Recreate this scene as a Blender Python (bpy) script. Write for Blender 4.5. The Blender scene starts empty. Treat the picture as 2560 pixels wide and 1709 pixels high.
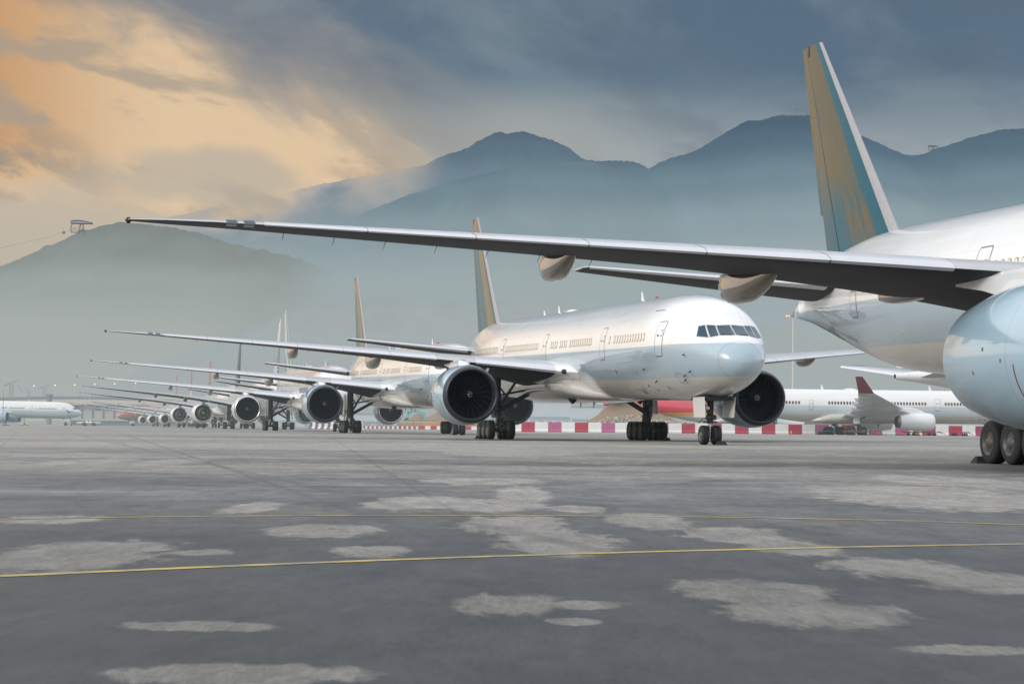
import bpy, math, random
from mathutils import Vector, Matrix, noise
R = math.radians
sc = bpy.context.scene
COL = sc.collection

# ------------------------------------------------------------------ camera
F = 5323.0                      # focal length in pixels of a 2560 wide frame
CAMZ, HOR, ROLL = 1.10, 1058.0, 0.009
W, H = 2560, 1709
cam_d = bpy.data.cameras.new('camera'); cam = bpy.data.objects.new('camera', cam_d); COL.objects.link(cam)
cam_d.sensor_width = 36.0; cam_d.lens = F/W*36.0; cam_d.clip_start = 0.5; cam_d.clip_end = 40000
cam.location = (0, 0, CAMZ)
pitch = math.atan((HOR-H/2)/F)
cam.matrix_world = Matrix.Translation((0, 0, CAMZ)) @ Matrix.Rotation(R(90)+pitch, 4, 'X') @ Matrix.Rotation(ROLL, 4, 'Z')
sc.camera = cam
sc.view_settings.view_transform = 'Standard'; sc.view_settings.look = 'None'; sc.view_settings.exposure = 0

def px(x, y, Y):
    "point at depth Y seen at native photo pixel (x, y)"
    cr, sr = math.cos(ROLL), math.sin(ROLL)
    a, b = x-W/2, y-H/2
    a, b = a*cr+b*sr, -a*sr+b*cr
    cp, sp = math.cos(pitch), math.sin(pitch)
    d = Vector((a/F, cp+b/F*sp, sp-b/F*cp))
    return Vector((0, 0, CAMZ))+d*(Y/d.y)
def ground_z(y):
    if y < 200: return 0.0
    return -0.002*(min(y, 1200)-200)
def gpx(x, y):
    "ground point seen at native pixel"
    d = px(x, y, 1.0)-Vector((0, 0, CAMZ))
    k = -CAMZ/d.z
    return Vector((d.x*k, d.y*k, 0))

# ------------------------------------------------------------------ node helpers
def NN(nt, t, **kw):
    n = nt.nodes.new(t)
    for k, v in kw.items(): setattr(n, k, v)
    return n
def lin(c):
    return tuple(((v/255)/12.92 if v/255 <= .04045 else ((v/255+.055)/1.055)**2.4) for v in c)
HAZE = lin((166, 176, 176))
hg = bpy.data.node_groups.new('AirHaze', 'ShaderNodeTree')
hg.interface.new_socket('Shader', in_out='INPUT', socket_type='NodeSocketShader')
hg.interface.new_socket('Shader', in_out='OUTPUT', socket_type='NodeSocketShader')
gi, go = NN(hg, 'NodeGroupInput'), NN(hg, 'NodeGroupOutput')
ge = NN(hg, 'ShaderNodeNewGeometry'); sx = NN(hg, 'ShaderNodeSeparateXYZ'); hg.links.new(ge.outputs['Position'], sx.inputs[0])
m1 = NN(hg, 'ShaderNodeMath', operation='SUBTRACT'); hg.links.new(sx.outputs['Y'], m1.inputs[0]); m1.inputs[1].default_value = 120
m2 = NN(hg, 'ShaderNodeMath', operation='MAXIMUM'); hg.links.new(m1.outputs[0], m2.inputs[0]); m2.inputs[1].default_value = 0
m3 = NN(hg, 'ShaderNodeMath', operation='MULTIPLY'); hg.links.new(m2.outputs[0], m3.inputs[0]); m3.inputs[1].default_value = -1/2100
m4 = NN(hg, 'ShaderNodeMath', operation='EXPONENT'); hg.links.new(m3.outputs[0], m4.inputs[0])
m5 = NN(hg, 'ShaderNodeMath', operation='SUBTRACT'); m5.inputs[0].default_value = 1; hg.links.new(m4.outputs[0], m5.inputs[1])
em = NN(hg, 'ShaderNodeEmission'); em.inputs[0].default_value = (*HAZE, 1)  # distance haze put into the material as a glow that grows with depth
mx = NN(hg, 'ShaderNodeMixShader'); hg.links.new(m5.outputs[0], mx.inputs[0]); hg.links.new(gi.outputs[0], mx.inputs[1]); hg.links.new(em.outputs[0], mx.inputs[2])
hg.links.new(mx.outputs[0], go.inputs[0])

def new_mat(name):
    m = bpy.data.materials.new(name); m.use_nodes = True
    m.node_tree.nodes.clear(); m.cycles.emission_sampling = 'NONE'
    return m, m.node_tree
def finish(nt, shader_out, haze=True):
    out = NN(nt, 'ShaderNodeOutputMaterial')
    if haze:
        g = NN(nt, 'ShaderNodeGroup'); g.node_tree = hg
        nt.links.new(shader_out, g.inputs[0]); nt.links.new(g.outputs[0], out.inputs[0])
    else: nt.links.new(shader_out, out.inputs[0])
def math_(nt, op, a, b=None, c=None, clamp=False):
    n = NN(nt, 'ShaderNodeMath', operation=op); n.use_clamp = clamp
    for i, v in enumerate((a, b, c)):
        if v is None: continue
        if isinstance(v, (int, float)): n.inputs[i].default_value = v
        else: nt.links.new(v, n.inputs[i])
    return n.outputs[0]
def mixc(nt, fac, a, b, blend='MIX'):
    n = NN(nt, 'ShaderNodeMix', data_type='RGBA', blend_type=blend)
    for i, v in ((0, fac), (6, a), (7, b)):
        if isinstance(v, (int, float)): n.inputs[i].default_value = v
        elif isinstance(v, tuple): n.inputs[i].default_value = (*v[:3], 1)
        else: nt.links.new(v, n.inputs[i])
    return n.outputs[2]
def ss(nt, v, a, b):
    n = NN(nt, 'ShaderNodeMapRange', interpolation_type='SMOOTHSTEP')
    nt.links.new(v, n.inputs[0]); n.inputs[1].default_value = a; n.inputs[2].default_value = b
    return n.outputs[0]
def noise_(nt, vec, scale, detail=4, rough=.55, dist=0.0):
    n = NN(nt, 'ShaderNodeTexNoise'); nt.links.new(vec, n.inputs['Vector'])
    n.inputs['Scale'].default_value = scale; n.inputs['Detail'].default_value = detail
    n.inputs['Roughness'].default_value = rough; n.inputs['Distortion'].default_value = dist
    return n.outputs[0]
def mapping(nt, vec, scale=(1, 1, 1), rot=(0, 0, 0), loc=(0, 0, 0)):
    n = NN(nt, 'ShaderNodeMapping'); nt.links.new(vec, n.inputs[0])
    n.inputs['Scale'].default_value = scale; n.inputs['Rotation'].default_value = rot; n.inputs['Location'].default_value = loc
    return n.outputs[0]
def mat(name, col, rough=.5, metal=0.0, coat=0.0, var=.08, vscale=3.0, emit=None, bump=0.0, coat_ior=1.5, haze=True):
    m, nt = new_mat(name)
    b = NN(nt, 'ShaderNodeBsdfPrincipled'); tc = NN(nt, 'ShaderNodeTexCoord')
    nf = noise_(nt, tc.outputs['Object'], vscale, 5)
    k = math_(nt, 'MULTIPLY_ADD', nf, var*2, 1-var)
    c = mixc(nt, 1.0, tuple(col), (1, 1, 1), 'MULTIPLY')
    mul = NN(nt, 'ShaderNodeVectorMath', operation='SCALE'); nt.links.new(c, mul.inputs[0]); nt.links.new(k, mul.inputs['Scale'])
    nt.links.new(mul.outputs[0], b.inputs['Base Color'])
    rr = math_(nt, 'MULTIPLY_ADD', nf, .2*rough, rough*.9); nt.links.new(rr, b.inputs['Roughness'])
    b.inputs['Metallic'].default_value = metal; b.inputs['Coat Weight'].default_value = coat; b.inputs['Coat Roughness'].default_value = .06
    b.inputs['Coat IOR'].default_value = coat_ior
    if bump:
        bp = NN(nt, 'ShaderNodeBump'); bp.inputs['Strength'].default_value = bump; nt.links.new(noise_(nt, tc.outputs['Object'], vscale*4, 4), bp.inputs['Height']); nt.links.new(bp.outputs[0], b.inputs['Normal'])
    if emit:
        b.inputs['Emission Color'].default_value = (*emit[0], 1); b.inputs['Emission Strength'].default_value = emit[1]
    finish(nt, b.outputs[0], haze); return m

def paint(name, bands, rough=.28, coat=1.0, lines=True, grad=None, dirt=.07, rise=0.0):
    """aircraft paint: list of (z, colour) from the belly up, edges at z; grime streaks along the body, faint skin joints"""
    m, nt = new_mat(name)
    b = NN(nt, 'ShaderNodeBsdfPrincipled'); tc = NN(nt, 'ShaderNodeTexCoord')
    o = tc.outputs['Object']; s = NN(nt, 'ShaderNodeSeparateXYZ'); nt.links.new(o, s.inputs[0])
    c = bands[0][1]
    zz = math_(nt, 'SUBTRACT', s.outputs['Z'], math_(nt, 'MULTIPLY', math_(nt, 'MAXIMUM', math_(nt, 'SUBTRACT', 27.05, s.outputs['X']), 0.0), rise)) if rise else s.outputs['Z']
    for z, col in bands[1:]:
        if callable(z): f = z(nt, s)
        else: f = ss(nt, zz, z-(grad or .012), z+(grad or .012))
        c = mixc(nt, f, c, col)
    n1 = noise_(nt, mapping(nt, o, (.12, .9, 1.2)), 1.6, 6, .6)
    n2 = noise_(nt, o, .35, 3)
    k = math_(nt, 'MULTIPLY_ADD', n1, dirt*1.6, 1-dirt*1.3)
    k = math_(nt, 'MULTIPLY', k, math_(nt, 'MULTIPLY_ADD', n2, dirt, 1-dirt*.5))
    if lines:
        for ax, per, w, d in (('X', 2.7, .012, .10), ('X', 5.4, .02, .10)):
            mo = math_(nt, 'PINGPONG', s.outputs[ax], per/2)
            k = math_(nt, 'MULTIPLY', k, math_(nt, 'SUBTRACT', 1.0, math_(nt, 'MULTIPLY', math_(nt, 'LESS_THAN', mo, w), d)))
        for zz in (4.62, 7.3, 3.2):
            mo = math_(nt, 'ABSOLUTE', math_(nt, 'SUBTRACT', s.outputs['Z'], zz))
            k = math_(nt, 'MULTIPLY', k, math_(nt, 'SUBTRACT', 1.0, math_(nt, 'MULTIPLY', math_(nt, 'LESS_THAN', mo, .012), .1)))
    mul = NN(nt, 'ShaderNodeVectorMath', operation='SCALE')
    if isinstance(c, tuple): c = mixc(nt, 0.0, c, c)
    nt.links.new(c, mul.inputs[0]); nt.links.new(k, mul.inputs['Scale'])
    nt.links.new(mul.outputs[0], b.inputs['Base Color'])
    nt.links.new(math_(nt, 'MULTIPLY_ADD', n1, .25, rough-.1), b.inputs['Roughness'])
    b.inputs['Coat Weight'].default_value = coat; b.inputs['Coat Roughness'].default_value = .03
    bp = NN(nt, 'ShaderNodeBump'); bp.inputs['Strength'].default_value = .12; bp.inputs['Distance'].default_value = .05
    nt.links.new(noise_(nt, mapping(nt, o, (.5, 1, 1)), .9, 2), bp.inputs['Height'])
    nt.links.new(bp.outputs[0], b.inputs['Normal']); nt.links.new(bp.outputs[0], b.inputs['Coat Normal'])
    finish(nt, b.outputs[0]); return m

WHITE = (.81, .81, .80); GREYB = (.37, .47, .535); BEIGE = (.58, .565, .53)
M = {}
M['fuse'] = paint('white_grey_fuselage_paint', [(0, BEIGE), (3.72, GREYB), (5.56, WHITE)], rise=.0125)
M['belly'] = paint('belly_fairing_paint', [(0, (.52, .50, .46))], lines=False)
M['white'] = paint('white_paint', [(0, (.78, .78, .78))], lines=False)
M['nacelle'] = paint('pale_blue_nacelle_paint', [(0, (.33, .47, .56))], lines=True, dirt=.05, rough=.2)
M['cone'] = mat('bare_metal_tail_cone', (.6, .6, .6), .25, 1.0)
M['slat'] = mat('bare_metal_leading_edge', (.62, .625, .66), .36, .45, var=.06)
M['lower'] = mat('shade_darkened_wing_underside', (.023, .027, .036), .62, 0, 0, var=.2, vscale=.8)  # light grey paint darkened to carry the shade under the wing
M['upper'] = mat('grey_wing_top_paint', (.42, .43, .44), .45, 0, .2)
M['fairing'] = mat('glossy_fairing_tinted_reflection', (.17, .13, .095), .12, 0.7, .8, var=.15, coat_ior=1.6)  # brown tint stands in for orange sky mirrored in the grey fairing
M['lip'] = mat('dark_inlet_lip_metal', (.032, .037, .046), .42, .25, var=.12)
M['liner'] = mat('inlet_liner', (.030, .038, .054), .45)
M['blade'] = mat('fan_blade', (.040, .052, .072), .35, .3)
M['spin'] = mat('spinner_black', (.02, .023, .03), .35)
M['swirl'] = mat('swirl_white', (.42, .44, .45), .5)
M['exh'] = mat('exhaust_metal', (.22, .20, .18), .4, .9)
M['dark'] = mat('dark_recess', (.02, .022, .025), .6)
M['tyre'] = mat('tyre_rubber', (.018, .019, .022), .75, var=.25)
M['rim'] = mat('grey_wheel_rim', (.11, .11, .105), .5, .2)
M['strut'] = mat('dirty_gear_metal', (.075, .078, .082), .45, .4, var=.3)
M['chrome'] = mat('oleo_steel', (.55, .56, .56), .2, .9)
M['doorw'] = mat('gear_door_paint', (.62, .62, .60), .4)
M['seal'] = mat('door_seal', (.17, .17, .18), .6)
M['glass'] = mat('cockpit_glass', (.010, .045, .075), .2, 0, .35, coat_ior=1.3)
M['frame'] = mat('window_frame_grey', (.26, .27, .27), .5)
M['wframe'] = mat('window_surround', (.44, .37, .29), .5)
M['shade'] = mat('window_shade', (.84, .76, .64), .35)
M['wglass'] = mat('cabin_glass_dark', (.05, .06, .075), .15)
M['beacon'] = mat('red_beacon', (.5, .02, .02), .3)
M['navglass'] = mat('nav_light_glass', (.012, .05, .065), .3, 0, .3)
M['antenna'] = mat('antenna_white', (.75, .75, .72), .5)
M['redmark'] = mat('red_marking', (.36, .02, .04), .5)
M['finle'] = mat('dull_fin_edge_metal', (.36, .35, .36), .4, .5)
M['chock'] = mat('black_chock', (.025, .025, .025), .8)

def fin_paint(name, teal, streak_col, amount=1.0, extra=None, front=False):
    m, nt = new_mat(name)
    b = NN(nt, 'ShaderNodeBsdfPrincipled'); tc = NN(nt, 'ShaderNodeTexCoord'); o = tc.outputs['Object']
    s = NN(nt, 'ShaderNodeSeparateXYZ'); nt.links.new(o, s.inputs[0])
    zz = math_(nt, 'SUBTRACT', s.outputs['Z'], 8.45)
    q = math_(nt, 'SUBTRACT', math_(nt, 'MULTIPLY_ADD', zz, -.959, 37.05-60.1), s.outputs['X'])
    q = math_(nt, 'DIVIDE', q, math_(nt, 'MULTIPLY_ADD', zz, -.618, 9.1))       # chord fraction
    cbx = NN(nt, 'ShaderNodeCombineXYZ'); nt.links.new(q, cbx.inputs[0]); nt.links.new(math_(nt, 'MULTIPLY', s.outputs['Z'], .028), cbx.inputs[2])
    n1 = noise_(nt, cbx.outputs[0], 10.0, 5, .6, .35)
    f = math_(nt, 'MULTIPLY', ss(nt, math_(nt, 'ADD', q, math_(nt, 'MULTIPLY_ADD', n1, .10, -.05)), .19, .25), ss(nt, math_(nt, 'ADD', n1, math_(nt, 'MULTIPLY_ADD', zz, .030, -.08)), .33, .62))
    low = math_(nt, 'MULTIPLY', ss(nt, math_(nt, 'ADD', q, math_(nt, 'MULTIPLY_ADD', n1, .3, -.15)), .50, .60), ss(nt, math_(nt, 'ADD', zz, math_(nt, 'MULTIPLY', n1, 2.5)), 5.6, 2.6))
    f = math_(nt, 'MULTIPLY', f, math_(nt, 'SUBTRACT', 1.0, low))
    if front: f = math_(nt, 'MAXIMUM', math_(nt, 'MULTIPLY', ss(nt, q, .10, .14), ss(nt, math_(nt, 'ADD', q, math_(nt, 'MULTIPLY_ADD', n1, .08, -.04)), .40, .34)), ss(nt, zz, 7.6, 8.8))  # variant with the painted reflection moved towards the leading edge
    c = mixc(nt, math_(nt, 'MULTIPLY', f, amount), teal, streak_col)
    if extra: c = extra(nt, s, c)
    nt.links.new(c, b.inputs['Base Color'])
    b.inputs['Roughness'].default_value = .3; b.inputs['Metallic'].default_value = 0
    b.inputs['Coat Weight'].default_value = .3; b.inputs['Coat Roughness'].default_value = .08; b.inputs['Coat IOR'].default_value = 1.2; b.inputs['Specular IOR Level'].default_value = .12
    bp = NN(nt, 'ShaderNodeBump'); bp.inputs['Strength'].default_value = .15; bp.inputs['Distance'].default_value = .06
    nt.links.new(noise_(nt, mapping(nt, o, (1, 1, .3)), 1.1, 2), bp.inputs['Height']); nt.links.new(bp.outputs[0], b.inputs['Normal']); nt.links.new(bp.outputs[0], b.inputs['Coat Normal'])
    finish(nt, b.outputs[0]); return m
TEAL = (.002, .085, .125); SKY_GOLD = (.115, .086, .036)
M['fin'] = fin_paint('teal_fin_painted_reflection', TEAL, (.17, .125, .06), front=True); M['finN'] = fin_paint('teal_fin_painted_reflection_streaks', TEAL, SKY_GOLD, .9)  # gold is the sunset sky's reflection, painted into the teal

# ------------------------------------------------------------------ mesh builder
class MB:
    def __init__(s): s.V = []; s.Fc = []; s.I = []
    def v(s, p): s.V.append(tuple(p)); return len(s.V)-1
    def f(s, ids, mi=0): s.Fc.append(tuple(ids)); s.I.append(mi)
    def loft(s, rings, closed=True, cap0=False, cap1=False, mi=0, mfun=None):
        n = len(rings[0]); base = len(s.V)
        for r in rings:
            for p in r: s.v(p)
        for i in range(len(rings)-1):
            for j in range(n if closed else n-1):
                k = (j+1) % n
                m = mfun(i, j) if mfun else mi
                s.f((base+i*n+j, base+i*n+k, base+(i+1)*n+k, base+(i+1)*n+j), m)
        if cap0: s.f(tuple(base+j for j in reversed(range(n))), mfun(0, 0) if mfun and cap0 == 2 else mi)
        if cap1: s.f(tuple(base+(len(rings)-1)*n+j for j in range(n)), mi)
    def tube(s, a, b, r0, r1=None, n=12, mi=0, caps=True):
        a, b = Vector(a), Vector(b); r1 = r0 if r1 is None else r1
        d = (b-a).normalized(); u = d.orthogonal().normalized(); w = d.cross(u)
        rings = [[p+u*math.cos(2*math.pi*j/n)*r+w*math.sin(2*math.pi*j/n)*r for j in range(n)] for p, r in ((a, r0), (b, r1))]
        s.loft(rings, True, caps, caps, mi)
    def path(s, pts, r, n=8, mi=0):
        for a, b in zip(pts, pts[1:]): s.tube(a, b, r, r, n, mi)
    def box(s, c, size, rot=None, mi=0, bev=0.0):
        c = Vector(c); hx, hy, hz = (x/2 for x in size); rot = rot or Matrix.Identity(3)
        e = min(bev, hx*.9, hy*.9, hz*.9)
        if e <= 0:
            idx = [s.v(c+rot @ Vector((x, y, z))) for x in (-hx, hx) for y in (-hy, hy) for z in (-hz, hz)]
            for q in ((0, 1, 3, 2), (4, 6, 7, 5), (0, 4, 5, 1), (2, 3, 7, 6), (0, 2, 6, 4), (1, 5, 7, 3)): s.f([idx[k] for k in q], mi)
        else:
            def ring(z, k):
                o = [(hx-k, hy), (hx, hy-k), (hx, -hy+k), (hx-k, -hy), (-hx+k, -hy), (-hx, -hy+k), (-hx, hy-k), (-hx+k, hy)]
                return [c+rot @ Vector((x, y, z)) for x, y in reversed(o)]
            def rin(z):
                o = [(hx-e, hy-e), (hx-e, hy-e), (hx-e, -hy+e), (hx-e, -hy+e), (-hx+e, -hy+e), (-hx+e, -hy+e), (-hx+e, hy-e), (-hx+e, hy-e)]
                return [c+rot @ Vector((x, y, z)) for x, y in reversed(o)]
            s.loft([rin(-hz), ring(-hz+e, e), ring(hz-e, e), rin(hz)], True, True, True, mi)
    def lathe(s, c, ax, prof, n=48, mi=0, cap0=False, cap1=False, mfun=None, squash=1.0):
        c = Vector(c); ax = Vector(ax).normalized()
        u = Vector((0, 0, 1)) if abs(ax.z) < .9 else Vector((1, 0, 0)); u = (u-ax*u.dot(ax)).normalized(); w = ax.cross(u)
        s.loft([[c+ax*x+(u*math.cos(2*math.pi*j/n)*squash+w*math.sin(2*math.pi*j/n))*max(r, 1e-4) for j in range(n)] for x, r in prof], True, cap0, cap1, mi, mfun)
    def build(s, name, mats, parent=None, smooth=True, mirror=False, auto=True):
        V, Fc = s.V, s.Fc
        if mirror: V = [(x, -y, z) for x, y, z in V]; Fc = [tuple(reversed(f)) for f in Fc]
        me = bpy.data.meshes.new(name); me.from_pydata(V, [], Fc)
        for m in (mats if isinstance(mats, (list, tuple)) else [mats]): me.materials.append(m)
        me.polygons.foreach_set('material_index', s.I)
        if smooth:
            me.polygons.foreach_set('use_smooth', [True]*len(me.polygons))
            if auto: me.set_sharp_from_angle(angle=R(38))
        me.update()
        o = bpy.data.objects.new(name, me); COL.objects.link(o)
        if parent: o.parent = parent
        return o
def tag(o, label=None, cat=None, group=None, kind=None):
    if label: o['label'] = label
    if cat: o['category'] = cat
    if group: o['group'] = group
    if kind: o['kind'] = kind
    return o
def empty(name, loc, rz=0):
    o = bpy.data.objects.new(name, None); COL.objects.link(o); o.location = loc; o.rotation_euler = (0, 0, rz); o.empty_display_size = .5
    return o
def rz3(a): return Matrix.Rotation(a, 3, 'Z')
def copy_tree(o, parent=None, skip=(), swap=None):
    c = o.copy(); COL.objects.link(c); c.parent = parent
    if swap and c.type == 'MESH':
        for i, sl in enumerate(c.material_slots):
            t = swap.get((c.name.split('.')[0], sl.material.name)) or swap.get(sl.material.name)
            if t: sl.link = 'OBJECT'; sl.material = t
    for ch in list(o.children):
        if ch.name.split('.')[0] in skip or (ch.get('side') in skip): continue
        copy_tree(ch, c, skip, swap)
    return c

def pchip(pts):
    xs = [p[0] for p in pts]; ys = [p[1] for p in pts]; n = len(xs)
    d = [(ys[i+1]-ys[i])/(xs[i+1]-xs[i]) for i in range(n-1)]
    t = [d[0]]+[0 if d[i-1]*d[i] <= 0 else 2*d[i-1]*d[i]/(d[i-1]+d[i]) for i in range(1, n-1)]+[d[-1]]
    def fn(x):
        if x <= xs[0]: return ys[0]
        if x >= xs[-1]: return ys[-1]
        i = max(k for k in range(n-1) if xs[k] <= x); h = xs[i+1]-xs[i]; u = (x-xs[i])/h
        return (2*u**3-3*u*u+1)*ys[i]+(u**3-2*u*u+u)*h*t[i]+(-2*u**3+3*u*u)*ys[i+1]+(u**3-u*u)*h*t[i+1]
    return fn

# ------------------------------------------------------------------ airliners
NAC = [(1, 0), (.96, .018), (.90, .03), (.82, .045), (.72, .055), (.60, .06), (.48, .06), (.36, .056), (.26, .051), (.18, .045), (.12, .038), (.075, .030), (.04, .022), (.015, .013), (0, 0)]
def airfoil(th, camber=.012, cut0=0.0, cut1=1.0, off=0.0):
    "closed loop upper TE -> LE -> lower TE of (chord fraction, height in chords)"
    up = [(x, y) for x, y in NAC]; pts = []
    for x, y in up: pts.append((x, y/.06*th/2+camber*4*x*(1-x)))
    for x, y in reversed(up[:-1]): pts.append((x, -y/.06*th/2*.75+camber*4*x*(1-x)))
    return pts

def make_airliner(P):
    S0 = P['main_s']
    T = lambda s, t, z: (S0-s, -t, z)
    root = empty(P['name'], (0, 0, 0))
    # ---- fuselage surface functions
    kx, kr, zc, L = P['kx'], P['kr'], P['zc'], P['len']
    nose_top = [(0, -1.05), (.06, -.80), (.3, -.42), (.8, .05), (1.5, .42), (2.35, .93), (3.0, 1.45), (3.7, 1.95), (4.6, 2.4), (6, 2.75), (8, 3.0), (10, 3.09), (12, 3.1)]
    nose_bot = [(0, -1.15), (.06, -1.4), (.3, -1.72), (.8, -2.05), (1.5, -2.32), (2.5, -2.58), (4, -2.85), (6, -3.03), (8, -3.09), (10, -3.1)]
    nose_hw = [(0, .03), (.06, .34), (.3, .78), (.8, 1.24), (1.5, 1.66), (2.5, 2.10), (4, 2.58), (6, 2.92), (8, 3.06), (10, 3.1)]
    nose_zm = [(0, -1.1), (1, -.85), (2.5, -.5), (5, -.2), (9, 0)]
    tl = P['tail']
    fx = lambda lst: [(s*kx, v*kr) for s, v in lst]
    sl = lambda s: P['rise']*max(0.0, s-10)
    top0 = pchip(fx(nose_top)+[(L-73+s, v*kr) for s, v in tl['top']]); top = lambda s: top0(s)+sl(s)
    bot0 = pchip(fx(nose_bot)+[(L-73+s, v*kr) for s, v in tl['bot']]); bot = lambda s: bot0(s)+sl(s)
    hw = pchip(fx(nose_hw)+[(L-73+s, v*kr) for s, v in tl['hw']])
    zmn = pchip(fx(nose_zm))
    def zm(s):
        if s < 20: return zc+zmn(s)+sl(s)
        return zc+sl(s)+(0 if s < L-25 else (top0(s)+bot0(s))/2*min(1, (s-L+25)/6))
    def ring(s, n=64):
        z0, a, b, w = zm(s), zc+top(s), zc+bot(s), hw(s)
        return [T(s, math.sin(2*math.pi*j/n)*w, z0+(math.cos(2*math.pi*j/n))*((a-z0) if math.cos(2*math.pi*j/n) > 0 else (z0-b))) for j in range(n)]
    def width(s, z):
        z0, a, b, w = zm(s), zc+top(s), zc+bot(s), hw(s)
        c = (z-z0)/((a-z0) if z > z0 else (z0-b))
        return w*math.sqrt(max(0, 1-c*c))
    def s_of(y, z):
        lo, hi = 0.0, 12*kx
        for _ in range(40):
            mid = (lo+hi)/2
            if zc+top(mid) > z and width(mid, z) >= y: hi = mid
            else: lo = mid
        return hi
    def normal(s, z):
        e = .02; dw = (width(s+e, z)-width(s-e, z))/(2*e); dz = (width(s, z+e)-width(s, z-e))/(2*e)
        return Vector((-dw, 1, -dz)).normalized()          # in (s, t, z)
    def surf(s, z, off=0.0, side=1):
        n = normal(s, z); p = Vector((s, width(s, z), z))+n*off
        return T(p.x, p.y*side, p.z)
    ss_ = [0, .02, .06, .12, .2, .3, .45, .6, .8, 1.05, 1.3, 1.6, 1.9, 2.2, 2.5, 2.8, 3.1, 3.4, 3.7, 4.1, 4.6, 5.2, 6, 7, 8, 9, 10, 12]
    ss_ = [s*kx for s in ss_]; s = 14*kx
    while s < L-26: ss_.append(s); s += 3
    while s < L-.9: ss_.append(s); s += 1
    cut = len(ss_)
    mb = MB(); mb.loft([ring(s) for s in ss_], True, True, True)
    fus = mb.build('fuselage', M['fuse'], root)
    mb = MB(); cs = [ss_[-1], ss_[-1]+.02] + [L-.5, L-.25, L]
    rr = [ring(q) for q in cs]; mb.loft(rr[1:], True, True, True)
    mb.lathe(T(L+.005, 0, (2*zc+top(L)+bot(L))/2), (-1, 0, 0), [(0, hw(L)*.8), (.001, .02)], 16, 1)
    mb.build('tail_cone', [M['cone'], M['dark']], fus)
    # wing-body fairing
    b0, b1 = P['belly']; mb = MB(); rings = []
    wfun = pchip([(0, .2), (.06, .62), (.14, 1.02), (.24, 1.13), (.32, 1.16), (.7, 1.16), (.86, 1.0), (1, .3)]); tzf = pchip([(0, 2.7), (.06, 2.3), (.14, 1.55), (.22, 1.05), (.8, 1.1), (.92, 1.9), (1, 2.7)])
    for i in range(41):
        u = i/40; q = b0+(b1-b0)*u; w = wfun(u)*3.1*kr; tz = zc-tzf(u)*kr+sl(q); bz = zc-2.95*kr-.30*math.sin(math.pi*u)**.5+sl(q)*.6
        n = 40; r = []
        for j in range(n):
            a = 2*math.pi*j/n; sa, ca = math.sin(a), math.cos(a); e = .72
            zmid = (tz+bz)/2
            r.append(T(q, w*math.copysign(abs(sa)**e, sa), zmid+(tz-bz)/2*math.copysign(abs(ca)**.8, ca)))
        rings.append(r)
    mb.loft(rings, True, True, True); bf = mb.build('belly_fairing', M['belly'], root)
    for sd in (1, -1):                                      # ram air scoops
        mb = MB(); q = b0+(b1-b0)*.24; yy = 2.35*kr; zz = zc-2.86*kr
        mb.lathe(T(q, yy*sd, zz), (-.93, -.25*sd, .25), [(-.3, .02), (-.28, .26), (0, .3), (.02, .02)], 4, 0)
        mb.build('air_scoop', M['dark'], bf, smooth=False)
    # ---- cockpit windows
    def pane(c4, side, mframe=True):
        pts = []
        for c in c4:
            if c[0] == 'y': pts.append((c[1], c[2]))
            else: pts.append((width(c[1]*kx, zc+c[2]*kr)/kr, c[2]))
        def patch(grow, off, mi, mb, n=7):
            cy = sum(p[0] for p in pts)/4; cz = sum(p[1] for p in pts)/4
            q = [(cy+(p[0]-cy)*grow, cz+(p[1]-cz)*grow) for p in pts]
            grid = []
            for i in range(n+1):
                row = []
                for j in range(n+1):
                    u, v = i/n, j/n
                    y = (q[0][0]*(1-u)+q[1][0]*u)*(1-v)+(q[3][0]*(1-u)+q[2][0]*u)*v
                    z = (q[0][1]*(1-u)+q[1][1]*u)*(1-v)+(q[3][1]*(1-u)+q[2][1]*u)*v
                    z = zc+z*kr; y = y*kr; sq = s_of(y, z); nn = normal(max(sq, .05), z)
                    p = Vector((sq, y, z))+nn*off
                    row.append(T(p.x, p.y*side, p.z))
                grid.append(row)
            base = len(mb.V)
            for r in grid:
                for p in r: mb.v(p)
            for i in range(n):
                for j in range(n):
                    k = base+i*(n+1)+j; f = (k, k+1, k+n+2, k+n+1)
                    mb.f(f if side > 0 else tuple(reversed(f)), mi)
        mb = MB(); patch(1.13, .006, 0, mb); patch(1.0, .014, 1, mb)
        o = mb.build('cockpit_window', [M['frame'], M['glass']], fus); o['side'] = 'stbd' if side > 0 else 'port'
    for side in (1, -1):
        pane([('y', .06, .42), ('y', .80, .40), ('y', .74, .93), ('y', .06, .97)], side)
        pane([('y', .90, .39), ('y', 1.30, .31), ('y', 1.24, .96), ('y', .84, .94)], side)
        pane([('y', 1.40, .29), ('y', 1.84, .36), ('y', 1.62, .90), ('y', 1.33, .96)], side)
        mb = MB(); z = zc+.40*kr                                 # wiper at the foot of the front pane
        mb.path([surf(s_of(.25*kr, z), z, .03, side), surf(s_of(.8*kr, z+.0), z+.02, .03, side)], .018, 6)
        w_ = mb.build('wiper', M['dark'], fus)
    # radome joint, thin line
    mb = MB(); q = P['radome']; r1 = ring(q, 64); r2 = ring(q+.018, 64); cx = Vector(T(q, 0, zm(q)))
    ex = lambda r, k: [tuple(cx+(Vector(p)-cx)*(1+.0035*k)+Vector((-.0, 0, 0))) for p in r]
    mb.loft([ex(r1, 1), ex(r2, 1)], True); mb.build('radome_joint', M['frame'], fus)
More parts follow.
